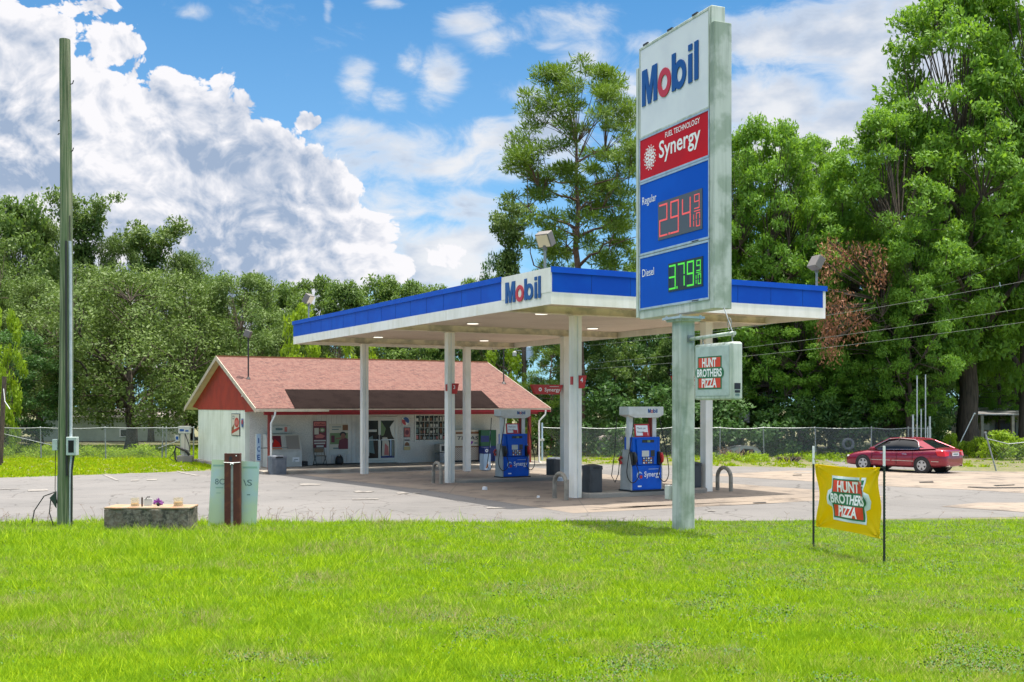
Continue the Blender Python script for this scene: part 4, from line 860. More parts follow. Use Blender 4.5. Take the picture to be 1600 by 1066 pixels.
# ---------------------------------------------------------------- store
U0, U1 = 12.96, 27.25; VE, VR, VB = 44.92, 51.42, 57.95; ZE, ZR = 2.50, 4.93; WU0, WU1, WV0, WV1 = 13.3, 26.45, 47.78, 56.4
zf = -.085
st = uvthing('store', 'long low white store with a reddish shingle gable roof and deep front porch', 'store', (WU0 + WU1) / 2, WV0 + 1, -.22)
sl_ = (ZR - ZE) / (VR - VE)
def zroof(v): return ZE + (v - VE) * sl_ if v <= VR else ZR - (v - VR) * sl_
bb = B()
def slab(bb, u0, u1, v0, v1, m, up=.0, th=.07):
    a, b_ = zroof(v0) + up, zroof(v1) + up
    V = [(u0, v0, a - th), (u1, v0, a - th), (u1, v1, b_ - th), (u0, v1, b_ - th), (u0, v0, a), (u1, v0, a), (u1, v1, b_), (u0, v1, b_)]
    bb.add(V, [(0, 3, 2, 1), (4, 5, 6, 7), (0, 1, 5, 4), (1, 2, 6, 5), (2, 3, 7, 6), (3, 0, 4, 7)], m)
slab(bb, U0, U1, VE, VR, 'shingles'); slab(bb, U0, U1, VR, VB, 'shingles')
bb.box(U0 - .01, U1 + .01, VR - .10, VR + .10, ZR - .03, ZR + .03, 'poster_brown')
rf = bb.build('roof', st)
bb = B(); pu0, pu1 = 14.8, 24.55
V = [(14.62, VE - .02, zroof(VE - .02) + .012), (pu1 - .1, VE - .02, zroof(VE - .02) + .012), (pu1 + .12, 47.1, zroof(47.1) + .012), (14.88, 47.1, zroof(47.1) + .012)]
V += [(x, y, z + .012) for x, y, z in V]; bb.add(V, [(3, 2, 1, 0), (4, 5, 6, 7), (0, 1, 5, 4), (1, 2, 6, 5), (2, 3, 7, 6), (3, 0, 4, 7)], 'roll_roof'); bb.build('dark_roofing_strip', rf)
for (ua, ub, m) in ((U0 - .03, U0 - .002, 'trim_tan'), (U1 + .002, U1 + .03, 'trim_tan')):
    bb = B()
    for va, vb in ((VE, VR), (VR, VB)):
        a, b_ = zroof(va), zroof(vb); V = [(u, v, z) for u in (ua, ub) for v, z in ((va, a - .19), (vb, b_ - .19), (vb, b_ + .015), (va, a + .015))]
        bb.add(V, [(0, 1, 2, 3), (7, 6, 5, 4), (0, 4, 5, 1), (1, 5, 6, 2), (2, 6, 7, 3), (3, 7, 4, 0)], m)
    bb.build('rake_board', st)
bb = B(); slab(bb, U0, U1, VE + .02, VR, 'soffit', -.075, .02); slab(bb, U0, U1, VR, VB - .02, 'soffit', -.075, .02); bb.build('eave_lining', st)
# walls
zc_ = 2.42
B().box(WU0, WU0 + .2, WV0, WV1, -.25, zc_, 'block_wall').build('side_wall', st)
B().box(WU0 + .2, WU1, WV1 - .2, WV1, -.25, zc_, 'block_wall').box(WU1 - .2, WU1, WV0, WV1 - .2, -.25, zc_, 'block_wall').build('rear_wall', st)
def gable(ua, ub):
    b2 = B(); P_ = [(VE + .12, ZE - .12), (WV0 - .02, ZE - .16), (WV0 - .02, zc_), (WV1 + .02, zc_), (WV1 + .02, ZE - .02), (VB - .4, zroof(VB - .4) - .1), (VR, ZR - .1), (VE + .12, zroof(VE + .12) - .1)]
    V = [(ua, v, z) for v, z in P_] + [(ub, v, z) for v, z in P_]; n = len(P_)
    b2.add(V, [tuple(range(n)), tuple(range(2 * n - 1, n - 1, -1))] + [(i, n + i, n + (i + 1) % n, (i + 1) % n) for i in range(n)], 'red_siding'); return b2
gable(WU0 - .02, WU0 + .06).build('gable_wall', st); gable(WU1 - .06, WU1 + .02).build('gable_wall', st)
g_, gzz = at_u(381, 619, WU0 - .05); B().tube([(WU0 - .05, g_, gzz + .06), (WU0 - .2, g_ - .2, gzz + .0)], .03, 'text_white', 8).build('security_lamp', st)
# front wall in three stretches: stucco, ribbed sheet, stucco
def UF(px, py=690): return at_v(px, py, WV0)[0]
def ZF(px, py, v=WV0): return at_v(px, py, v)[1]
ur0, ur1 = UF(489), UF(562); ud0, ud1 = UF(564), UF(621)
B().box(WU0 + .2, ur0, WV0, WV0 + .2, -.25, zc_, 'stucco').build('front_wall', st)
B().box(ud1, WU1 - .2, WV0, WV0 + .2, -.25, zc_, 'stucco').box(ud0 - .02, ud1, WV0, WV0 + .2, 2.12, zc_, 'stucco').build('front_wall', st)
bb = B(); bb.box(ur0, ud0 - .02, WV0 - .02, WV0 + .2, -.03, zc_, 'ribbed')
u = ur0 + .05
while u < ud0 - .1: bb.box(u, u + .045, WV0 - .045, WV0 - .021, -.03, zc_, 'ribbed'); u += .23
bb.box(ur0, ud0 - .02, WV0, WV0 + .2, -.25, -.031, 'black'); bb.build('ribbed_wall', st)
B().box(WU0 + .2, WU1, VE + .25, WV0 - .05, zc_, zc_ + .03, 'soffit').build('porch_ceiling', st)
B().box(WU0 + .06, U1 - .6, VE + .14, VE + .26, 2.22, 2.40, 'trim_red').build('porch_beam', st)
# gutter and red fascia
ug = at_v(513, 640, VE)[0]
B().box(U0, ug, VE - .10, VE - .02, ZE - .14, ZE - .02, 'trim_tan').build('gutter', st)
B().box(ug, U1, VE - .03, VE - .005, ZE - .18, ZE - .04, 'trim_red').box(ug, U1, VE - .06, VE - .031, ZE - .07, ZE - .02, 'trim_tan').build('red_fascia', st)
def post(px, lab=None):
    u = at_v(px, 700, VE + .2)[0]; x, y = uv2xy(u, VE + .2); B().box(u - .07, u + .07, VE + .13, VE + .27, -.2, 2.22, 'brick_post').build('porch_post', st, bevel=.008)
post(421); post(827)
for px, s_ in ((424, 1), (843, 1)):
    u = at_v(px, 700, VE - .02)[0]; bb = B(); bb.tube([(u + (.16 if px < 500 else .32), VE - .06, ZE - .1), (u + (.14 if px < 500 else .30), VE - .05, ZE - .3), (u, VE + .02, ZE - .62), (u, VE + .02, -.05), (u + (-.16 if px < 500 else .16), VE - .08, -.15)], .045, 'white_paint', 8); bb.build('downspout', st, smooth=True)
# glass doors
dz0, dz1 = zf + .03, 2.10; bb = B()
fr = .07; um = (ud0 + ud1) / 2
udL = UF(564)
for a, b_, c_, d_ in ((udL, ud1, dz1 - .09, dz1), (udL, ud1, dz0, dz0 + .10), (udL, udL + .09, dz0 + .10, dz1 - .09), (ud1 - .09, ud1, dz0 + .10, dz1 - .09)): bb.box(a, b_, WV0 - .03, WV0 + .08, c_, d_, 'frame_alu')
bb.build('door_frame', st)
for i, (a, b_) in enumerate(((udL + .095, um + .0), (um + .005, ud1 - .095))):
    bb = B(); e = .06
    for q in ((a, a + e, dz0 + .11, dz1 - .10), (b_ - e, b_, dz0 + .11, dz1 - .10), (a + e, b_ - e, dz0 + .11, dz0 + .22), (a + e, b_ - e, dz1 - .18, dz1 - .10)): bb.box(q[0], q[1], WV0 - .02, WV0 + .02, q[2], q[3], 'frame_alu')
    dr = bb.build('door', st); B().box(a + e, b_ - e, WV0 - .004, WV0 + .004, dz0 + .22, dz1 - .18, 'glass_dark').build('glass', dr)
    B().box(a + e, b_ - e, WV0 - .05, WV0 - .03, 1.0, 1.03, 'alu').build('push_bar', dr)
    M = frame((a + e, WV0 - .006, dz0 + .22), (1, 0, 0), (0, 0, 1)); w = b_ - a - 2 * e; h = dz1 - dz0 - .40; bb = B()
    if i == 1:
        bb.prism([(0, h), (0, h * .58), (w * .22, h * .60), (w * .38, h * .78)], M, 0, .002, 'poster_green').prism([(w, h), (w, h * .5), (w * .80, h * .62), (w * .66, h * .82)], M, 0, .002, 'frame_alu')
        bb.prism([(w * .08, .08), (w * .62, .10), (w * .60, h * .42), (w * .45, h * .55), (w * .12, h * .55)], M, .002, .004, 'poster_cream').prism([(w * .25, .14), (w * .6, .12), (w * .55, h * .3), (w * .3, h * .4)], M, .004, .006, 'poster_pink')
        bb.box(w * .68, w * .78, .1, h * .5, .002, .004, 'pale_blue', M).box(w * .84, w * .93, .05, h * .45, .002, .004, 'house_pale', M).box(0, w, 0, .10, .002, .004, 'vend_blue', M)
    else:
        bb.prism([(w * .2, .3), (w * .75, .2), (w * .6, h * .6), (w * .35, h * .55)], M, 0, .002, 'grey_ink').box(w * .3, w * .9, h * .70, h * .76, .002, .004, 'cooler_white', M).box(w * .1, w * .35, .1, h * .5, .002, .004, 'frame_alu', M)
    bb.build('door_stickers', dr)
    B().box((b_ - .10 if i == 0 else a + .02), (b_ - .04 if i == 0 else a + .08), WV0 - .05, WV0 - .02, 1.02, 1.25, 'dark_metal').build('handle', dr)
# barred window
wa, wb = UF(648), UF(712); wz1, wz0 = ZF(670, 648), ZF(670, 689)
bb = B()
for q in ((wa, wb, wz1 - .05, wz1), (wa, wb, wz0, wz0 + .05), (wa, wa + .05, wz0 + .05, wz1 - .05), (wb - .05, wb, wz0 + .05, wz1 - .05)): bb.box(q[0], q[1], WV0 - .04, WV0 - .001, q[2], q[3], 'frame_alu')
wf = bb.build('window', st); bb = B(); bb.box(wa + .05, wb - .05, WV0 - .012, WV0 - .003, wz0 + .05, wz1 - .05, 'glass_dark')
R = random.Random(5); u = wa + .07
while u < wb - .15:                                   # shelves of goods seen behind the panes
    z = wz0 + .09
    while z < wz1 - .2:
        bb.box(u, u + R.uniform(.07, .13), WV0 - .015, WV0 - .0125, z, z + R.uniform(.10, .20), R.choice(['frame_alu', 'poster_brown', 'poster_cream', 'house_pale', 'stucco', 'grey_ink', 'poster_pink'])); z += .29
    u += R.uniform(.15, .22)
bb.build('pane', wf)
bb = B()
for k in range(1, 9): u = wa + (wb - wa) * k / 9; bb.tube([(u, WV0 - .06, wz0), (u, WV0 - .06, wz1)], .014, 'cooler_white', 6)
for k in range(1, 4): z = wz0 + (wz1 - wz0) * k / 4; bb.tube([(wa, WV0 - .075, z), (wb, WV0 - .075, z)], .012, 'cooler_white', 6)
bb.build('security_bars', wf)
def wallbox(name, lab, cat, px0, px1, py0, py1, v, m, thick=.02, grp=None, facex=False):
    if not facex:
        ua, za = at_v(px0, py1, v); ub, zb2 = at_v(px1, py0, v); t = uvthing(name, lab, cat, (ua + ub) / 2, v + thick, min(za, zb2), grp)
        B().box(ua, ub, v, v + thick, za, zb2, m).build('panel', t); M = frame((ua, v - .001, za), (1, 0, 0), (0, 0, 1)); return t, M, ub - ua, zb2 - za
    va, za = at_u(px0, py1, v); vb, zb2 = at_u(px1, py0, v); t = uvthing(name, lab, cat, v + thick, (va + vb) / 2, min(za, zb2), grp)
    B().box(v, v + thick, vb, va, za, zb2, m).build('panel', t); M = frame((v - .001, va, za), (0, -1, 0), (0, 0, 1)); return t, M, va - vb, zb2 - za
PV = WV0 - .03
t, M, w, h = wallbox('poster', 'framed cream and red poster on the white side wall of the store', 'poster', 361.5, 374.5, 646.5, 680.5, WU0 - .03, 'ink', .03, 'posters on the store walls', True)
bb = B(); bb.box(.04 * w, .96 * w, .03 * h, .97 * h, 0, .003, 'poster_cream', M).disc(w * .66, h * .60, w * .27, h * .22, M, .003, .006, 'bright_red').disc(w * .66, h * .60, w * .15, h * .13, M, .006, .008, 'poster_pink').prism([(w * .06, h * .08), (w * .95, h * .30), (w * .95, h * .42), (w * .06, h * .20)], M, .008, .01, 'bright_red')
bb.prism([(w * .06, h * .35), (w * .4, h * .55), (w * .3, h * .25), (w * .06, h * .2)], M, .006, .008, 'poster_brown').box(w * .14, w * .38, h * .74, h * .90, .003, .005, 'grey_ink', M).box(w * .18, w * .34, h * .78, h * .86, .005, .007, 'poster_cream', M); bb.build('artwork', t)
t, M, w, h = wallbox('round_sign', 'small round red and blue sign low on the edge of the white side wall', 'sign', 377, 380.5, 654, 668, WU0 - .03, 'cooler_white', .02, None, True)
B().disc(w / 2, h / 2, w * .5, h * .5, M, 0, .01, 'logo_blue').disc(w / 2, h * .6, w * .3, h * .25, M, .01, .014, 'bright_red').build('emblem', t)
t, M, w, h = wallbox('poster', 'tall maroon and pink drinks poster on the ribbed wall above the folding chair', 'poster', 489.5, 510, 658, 700, WV0 - .05, 'poster_maroon', .02, 'posters on the store walls')
bb = B(); bb.box(w * .05, w * .95, h * .82, h * .97, 0, .003, 'poster_pink', M).text('Coffee', w * .12, h * .85, h * .07, M, 'poster_maroon', .004, w * .76, .02).box(w * .08, w * .42, h * .50, h * .74, 0, .003, 'poster_cream', M).disc(w * .68, h * .66, w * .22, h * .09, M, 0, .004, 'poster_green').disc(w * .68, h * .66, w * .12, h * .05, M, .004, .006, 'poster_cream')
bb.prism([(w * .1, h * .44), (w * .55, h * .52), (w * .9, h * .44), (w * .7, h * .36), (w * .2, h * .36)], M, 0, .004, 'poster_pink').box(w * .05, w * .95, h * .24, h * .29, 0, .003, 'cooler_white', M).box(w * .08, w * .9, h * .14, h * .19, 0, .003, 'cooler_white', M).box(w * .24, w * .78, h * .02, h * .09, 0, .003, 'cooler_white', M); bb.build('artwork', t)
t, M, w, h = wallbox('poster', 'pale poster of a person having a drink, nearest the glass doors', 'poster', 514.5, 544, 662, 711, WV0 - .05, 'poster_cream', .02, 'posters on the store walls')
bb = B(); bb.box(w * .70, w * .99, h * .78, h * .96, 0, .003, 'poster_brown', M).box(w * .04, w * .98, h * .34, h * .70, 0, .002, 'poster_green', M).prism([(w * .45, h * .18), (w * .99, h * .18), (w * .99, h * .50), (w * .80, h * .56), (w * .52, h * .46)], M, .002, .005, 'poster_maroon')
bb.disc(w * .73, h * .60, w * .12, h * .09, M, .005, .008, 'skin').disc(w * .72, h * .66, w * .17, h * .08, M, .004, .0075, 'ink').prism([(w * .35, h * .50), (w * .70, h * .52), (w * .70, h * .57), (w * .35, h * .54)], M, .008, .01, 'skin').box(w * .02, w * .98, 0, h * .16, .002, .006, 'cooler_white', M).box(w * .1, w * .28, h * .40, h * .62, .002, .005, 'poster_maroon', M)
bb.box(w * .14, w * .62, h * .88, h * .91, 0, .003, 'grey_ink', M).box(w * .14, w * .5, h * .80, h * .83, 0, .003, 'grey_ink', M).box(w * .2, w * .5, h * .19, h * .23, .006, .007, 'grey_ink', M); bb.build('artwork', t)
t, M, w, h = wallbox('round_sign', 'round red white and blue cola sign on the wall right of the glass doors', 'sign', 627.5, 639.5, 651.5, 664.5, PV, 'stucco', .02)
bb = B(); bb.disc(w / 2, h / 2, w * .52, h * .52, M, .0, .01, 'text_white', 28).prism([(w * .5 + w * .48 * math.cos(a), h * .5 + h * .48 * math.sin(a)) for a in [math.pi * (1.35 - k / 10 * .95) - math.pi * .62 for k in range(11)]] + [(w * .5, h * .42)], M, .01, .013, 'logo_blue')
bb.prism([(w * .5 + w * .48 * math.cos(a), h * .5 + h * .48 * math.sin(a)) for a in [math.pi * (.85 + k / 10 * .7) for k in range(11)]] + [(w * .45, h * .6)], M, .01, .013, 'bright_red'); bb.build('emblem', t)
t, M, w, h = wallbox('notice', 'dark pink notice on the wall between the cola sign and the white card', 'notice', 631, 641, 668, 683.5, PV, 'ink', .02, 'small notices by the doors'); B().box(.08 * w, .92 * w, .06 * h, .94 * h, 0, .003, 'poster_pink', M).disc(w * .5, h * .5, w * .3, h * .25, M, .003, .005, 'poster_maroon').build('artwork', t)
t, M, w, h = wallbox('notice', 'white and yellow card notice, the lowest on the wall right of the doors', 'notice', 631, 641, 686, 703.5, PV, 'cooler_white', .02, 'small notices by the doors'); B().box(0, w, 0, h * .32, 0, .003, 'yellow_label', M).prism([(w * .1, h * .38), (w * .9, h * .38), (w * .8, h * .62), (w * .5, h * .74), (w * .2, h * .62)], M, 0, .003, 'poster_brown').box(w * .1, w * .9, h * .84, h * .95, 0, .003, 'ink', M).build('artwork', t)
# ice chest, ice panel, sign box, leftovers along the wall
def box_at(px0, px1, py0, py1, vf, dpt, name, lab, cat, zb0=None, grp=None):
    ua, za = at_v(px0, py1, vf); ub, zb2 = at_v(px1, py0, vf); za = zb0 if zb0 is not None else za
    return uvthing(name, lab, cat, (ua + ub) / 2, vf + dpt / 2, za, grp), ua, ub, za, zb2
vf = WV0 - .85; t, ua, ub, za, zb2 = box_at(418, 472, 678.5, 732, vf, .8, 'ice_chest', 'white two door ice chest with a red poster behind the grey trash can', 'ice chest', zf)
zm = at_v(450, 706, vf)[1]
V = [(u, v, z) for u in (ua, ub) for v, z in ((vf, za), (vf + .75, za), (vf + .75, zb2), (vf + .28, zb2), (vf, zm))]
B().add(V, [(0, 1, 2, 3, 4), (9, 8, 7, 6, 5), (0, 5, 6, 1), (1, 6, 7, 2), (2, 7, 8, 3), (3, 8, 9, 4), (4, 9, 5, 0)], 'cooler_white').build('chest_body', t, bevel=.015)
M = frame((ua, vf, zm), (1, 0, 0), (0, .28, zb2 - zm)); w = ub - ua; h = math.hypot(.28, zb2 - zm)
B().box(w * .53, w * .97, h * .08, h * .96, .002, .03, 'frame_alu', M).box(w * .56, w * .94, h * .13, h * .91, .03, .036, 'lid_grey', M).build('lid', t, bevel=.006)
B().box(w * .05, w * .46, h * .08, h * .96, .002, .03, 'frame_alu', M).build('lid', t, bevel=.006)
B().box(w * .09, w * .42, h * .14, h * .90, .03, .034, 'poster_maroon', M).prism([(w * .14, h * .2), (w * .4, h * .2), (w * .36, h * .5), (w * .24, h * .72)], M, .034, .037, 'bright_red').disc(w * .16, h * .6, w * .03, h * .1, M, .037, .04, 'poster_cream', 10).box(w * .09, w * .42, h * .14, h * .24, .037, .04, 'orange', M).build('red_poster', t)
M = frame((ua, vf - .001, za), (1, 0, 0), (0, 0, 1)); B().box(w * .72, w * .92, .22, .42, 0, .004, 'text_white', M).box(w * .76, w * .88, .30, .33, .004, .006, 'grey_ink', M).box(w * .74, w * .8, .24, .27, .004, .006, 'grey_ink', M).build('label', t)
B().box(ub - .62, ub - .58, vf + .22, vf + .26, zb2 - .35, zb2 - .25, 'dark_metal').build('latch', t)
vf2 = WV0 - 1.3; t, ua, ub, za, zb2 = box_at(400.5, 407.5, 678, 720, vf2, .5, 'ice_sign', 'narrow pale blue upright ICE panel left of the ice chest', 'sign panel')
B().box(ua, ub, vf2, vf2 + .12, zf, zb2, 'cooler_white').box(ua, ub, vf2 - .012, vf2 - .001, za, zb2, 'pale_blue').build('panel', t); M = frame((ua, vf2 - .013, 0), (1, 0, 0), (0, 0, 1)); bb = B()
for i, ch_ in enumerate('ICE'): bb.text(ch_, (ub - ua) / 2, zb2 - .40 - i * .36, .22, M, 'logo_blue', .003, .12 if ch_ != 'I' else .04, .02, al='C')
bb.build('lettering', t)
t, ua, ub, za, zb2 = box_at(424, 454, 665.5, 677.5, WV0 - .25, .2, 'sign_box', 'small white light box sign mounted on the wall above the ice chest', 'sign')
B().box(ua, ub, WV0 - .2, WV0 - .005, za, zb2, 'cooler_white').build('box_body', t, bevel=.01); M = frame((ua, WV0 - .201, za), (1, 0, 0), (0, 0, 1)); w, h = ub - ua, zb2 - za; B().box(w * .24, w * .60, h * .42, h * .72, 0, .003, 'grey_ink', M).box(w * .70, w * .84, h * .2, h * .85, 0, .003, 'poster_pink', M).build('lettering', t)
t, ua, ub, za, zb2 = box_at(473, 481, 721, 731, WV0 - .5, .4, 'crate', 'small black crate on the porch floor right of the ice chest', 'crate', zf); B().box(ua, ub, WV0 - .5, WV0 - .12, zf, zb2, 'black').box(ua + .04, ub - .14, WV0 - .512, WV0 - .501, zf + .12, zb2 - .1, 'grey_ink').build('crate_body', t, bevel=.02); B().box(ua + .03, ub - .03, WV0 - .47, WV0 - .15, zb2, zb2 + .012, 'black_plastic').build('crate_lid', t)
# folding chair
ua, zt = at_v(491.5, 704, WV0 - .45); ub, _ = at_v(507.5, 704, WV0 - .45); t = uvthing('folding_chair', 'tan metal folding chair against the ribbed wall below the maroon poster', 'chair', (ua + ub) / 2, WV0 - .45, zf); zt = max(zt, zf + .78)
B().box(ua + .03, ub - .03, WV0 - .36, WV0 - .34, zt - .19, zt - .02, 'chair_tan').build('backrest', t, bevel=.01); B().box(ua + .03, ub - .03, WV0 - .72, WV0 - .36, zf + .43, zf + .46, 'chair_tan').build('seat', t, bevel=.01)
for u in (ua, ub): B().tube([(u, WV0 - .32, zt), (u, WV0 - .42, zf + .45), (u, WV0 - .78, zf)], .014, 'dark_metal', 6).tube([(u, WV0 - .62, zf + .44), (u, WV0 - .2, zf)], .014, 'dark_metal', 6).build('leg_frame', t)
B().tube([(ua, WV0 - .32, zt), (ub, WV0 - .32, zt)], .014, 'dark_metal', 6).tube([(ua, WV0 - .70, zf + .12), (ub, WV0 - .70, zf + .12)], .01, 'dark_metal', 6).build('cross_bar', t)
# black sack
t, ua, ub, za, zb2 = box_at(526, 538.5, 710, 730, WV0 - .45, .35, 'black_bag', 'upright rounded black bag on the porch floor under the drink poster', 'bag', zf); bb = B(); uc = (ua + ub) / 2; w = (ub - ua) / 2
pts = [(uc, WV0 - .28, zf + (zb2 - zf) * k / 8) for k in range(9)]; bb.tube(pts, [w * .72, w * .98, w, w * .98, w * .95, w * .9, w * .75, w * .45, .03], 'black', 14); bb.build('bag_body', t, smooth=True)
M = frame((uc, WV0 - .30 - w, zf + .45), (1, 0, 0), (0, 0, 1)); B().disc(-.09, 0, .03, .05, M, 0, .02, 'cooler_white', 8).disc(.12, -.02, .035, .05, M, -.03, .02, 'cooler_white', 8).build('bag_label', t)
# grill like box, lattice cage, coolers at the right of the window
vq = WV0 - .9; t, ua, ub, za, zb2 = box_at(687, 706, 694, 731, vq, .6, 'drink_cooler', 'dark low cooler against the wall under the right end of the barred window', 'cooler', zf)
B().box(ua, ub, vq, vq + .6, zf + .5, zb2, 'lid_grey').box(ua + .02, ub - .02, vq + .02, vq + .58, zf, zf + .47, 'steel_grey').build('cooler_body', t, bevel=.01); B().box(ua + .10, ub - .06, vq - .02, vq - .002, zf + .55, zb2 - .08, 'black').build('cooler_front', t)
vq = WV0 - .75; t, ua, ub, za, zb2 = box_at(711, 749.5, 672, 727, vq, .7, 'propane_cage', 'cream steel cabinet lettered TEXAS with a lattice lower half, against the store front', 'cabinet', zf)
M = frame((ua, vq, zf), (1, 0, 0), (0, 0, 1)); w = ub - ua; h = zb2 - zf
B().box(ua, ub, vq + .02, vq + .7, zf + .10, zb2, 'frame_alu').box(ua + .05, ub - .05, vq + .04, vq + .66, zf, zf + .10, 'black').build('cabinet_body', t)
B().box(.0, w, h * .50, h, -.019, 0, 'poster_cream', M).box(.04, w - .04, h * .88, h * .95, 0, .004, 'poster_brown', M).box(.02, w - .02, h * .46, h * .50, -.019, .004, 'poster_brown', M).build('upper_door', t)
B().box(0, w, h * .05, h * .46, -.019, -.004, 'lattice', M).build('lattice_door', t)
bb = B(); bb.text('TEXAS', w * .06, h * .70, h * .11, M, 'ink', .004, w * .86, .012, shear=.25).prism([(w * .50, h * .70), (w * .58, h * .70), (w * .6, h * .66), (w * .74, h * .64), (w * .70, h * .58), (w * .62, h * .53), (w * .57, h * .60), (w * .50, h * .60)], M, .008, .011, 'purple').box(w * .78, w * .92, h * .57, h * .61, .004, .006, 'grey_ink', M); bb.build('lettering', t)
vq = WV0 - 1.0; t, ua, ub, za, zb2 = box_at(751.5, 765.5, 672, 731, vq, .8, 'drink_vending_machine', 'tall green and dark blue drink vending machine partly behind the rear pump', 'vending machine', zf)
B().box(ua, ub + .35, vq, vq + .75, zf + .75, zb2, 'vend_green').box(ua, ub + .35, vq, vq + .75, zf + .01, zf + .749, 'vend_blue').build('machine_body', t, bevel=.01); M = frame((ub - .0, vq - .001, zf), (1, 0, 0), (0, 0, 1)); B().box(.0, .03, .4, zb2 - zf - .05, 0, .01, 'pale_blue', M).box(-.5, -.05, .95, 1.25, 0, .006, 'vend_blue', M).build('front_trim', t)
x, y = gpt(758, 736); t = thing('ice_merchandiser', 'short pale blue ice box in front of the green vending machine', 'ice box', (x, y, gz(x, y) + .0), TH); s_ = F / y
B().box(-6 / s_, 6.2 / s_, -.2, .2, .04, 27 / s_, 'pale_blue').box(-6 / s_, 6.2 / s_, -.2, .2, 27 / s_ + .001, 37 / s_, 'vend_blue').build('box_body', t, bevel=.01); M = frame((0, -.201, 0), (1, 0, 0), (0, 0, 1)); B().disc(-1 / s_, 32 / s_, 2.4 / s_, 2.6 / s_, M, 0, .006, 'text_white', 14).disc(-1 / s_, 32 / s_, 1.2 / s_, 1.3 / s_, M, .006, .01, 'vend_blue', 12).build('emblem', t); B().prism([(-5 / s_, 2 / s_), (-1 / s_, 2 / s_), (4 / s_, 13 / s_), (1 / s_, 16 / s_)], M, 0, .006, 'text_white').prism([(-3 / s_, 5 / s_), (0, 5 / s_), (2 / s_, 10 / s_), (0, 12 / s_)], M, .0061, .009, 'orange').build('box_artwork', t)
# roof poles
def roofpt(px, py):
    k = (px - CX) / F; q = EYE - ZE + VE * sl_; c_ = (cT - sT * k) * sl_ - -(py - HY) / F; y = q / c_; x = k * y; return x, y, EYE - (py - HY) / F * y
x, y, z = roofpt(388, 592); zt = EYE + (HY - 517) / F * y; t = thing('floodlight', 'brown floodlight on a thin pole standing on the left part of the shingle roof', 'floodlight', (x, y, z - .03), 0, None)
B().tube([(0, 0, 0), (0, 0, zt - z - .25)], .035, 'dark_metal', 8).tube([(0, 0, 0), (0, 0, .12)], [.12, .045], 'dark_metal', 10).build('pole', t); B().box(-.16, .12, -.17, .17, -.17, .14, 'flood_grey', Matrix.Translation((0, 0, zt - z - .1)) @ Matrix.Rotation(.35, 4, 'Y')).build('lamp_head', t, bevel=.02)
x, y, z = roofpt(787, 599); zt = EYE + (HY - 535) / F * y; t = thing('roof_mast', 'thin dark mast standing on the right part of the shingle roof', 'mast', (x, y, z - .03), 0)
B().tube([(0, 0, 0), (0, 0, zt - z)], .032, 'dark_metal', 8).build('pole', t); B().tube([(0, 0, 0), (0, 0, .12)], [.14, .045], 'dark_metal', 10).build('flashing', t)
# old kerosene pump beside the side wall
x, y = gpt(288, 723); s_ = F / y; t = thing('old_fuel_pump', 'old cream kerosene pump with black hoses on the grass left of the store', 'fuel pump', (x, y, gz(x, y)), .15)
B().box(-10 / s_, 13 / s_, -.35, .35, 0, 11 / s_, 'concrete').build('base_block', t, bevel=.02); B().box(-4 / s_, 8 / s_, -.2, .2, 11 / s_, 46 / s_, 'poster_cream').box(-5.5 / s_, -4 / s_, -.2, .2, 14 / s_, 44 / s_, 'house_pale').box(1.6 / s_, 2.2 / s_, -.206, -.2, 11 / s_, 46 / s_, 'ink').build('pump_case', t, bevel=.01)
B().box(-8 / s_, 9.5 / s_, -.24, .24, 46 / s_, 57 / s_, 'cooler_white').box(-6 / s_, .5 / s_, -.246, -.241, 49 / s_, 52.5 / s_, 'logo_blue').box(2.5 / s_, 7.5 / s_, -.246, -.241, 48.5 / s_, 51 / s_, 'logo_blue').build('pump_head', t, bevel=.03)
B().box(-13.5 / s_, -7.5 / s_, -.1, .0, 34 / s_, 43 / s_, 'cooler_white').box(-12.5 / s_, -8.5 / s_, -.106, -.101, 36 / s_, 41 / s_, 'logo_blue').build('small_sign', t)
B().tube([(-11 / s_, -.25, 25 / s_), (-8 / s_, -.28, 24 / s_), (3 / s_, -.3, 19 / s_), (9 / s_, -.28, 12 / s_)], .06, 'black', 8).tube([(-11 / s_, -.25, 27 / s_), (-13 / s_, -.3, 18 / s_), (-12 / s_, -.35, 6 / s_), (-8 / s_, -.38, 1 / s_)], .04, 'black', 8).tube([(2 / s_, -.22, 45 / s_), (8 / s_, -.3, 30 / s_), (10 / s_, -.3, 18 / s_), (-2 / s_, -.32, 21 / s_), (-10 / s_, -.3, 24 / s_)], .022, 'black', 6).tube([(-12 / s_, -.3, 24 / s_), (-16 / s_, -.2, 14 / s_), (-22 / s_, -.2, 8 / s_), (-11 / s_, -.4, 1 / s_)], .018, 'black', 6).build('hose', t, smooth=True)
# u shaped pipe rail by the side wall corner
x, y = uv2xy(13.6, 46.6); t = thing('pipe_rail', 'low grey pipe rail behind the faded sign at the store corner', 'rail', (x, y, -.22), TH); B().tube([(0, 0, 0), (0, 0, 1.0), (1.3, .1, 1.0)], .03, 'galv', 8).build('rail', t, smooth=True)

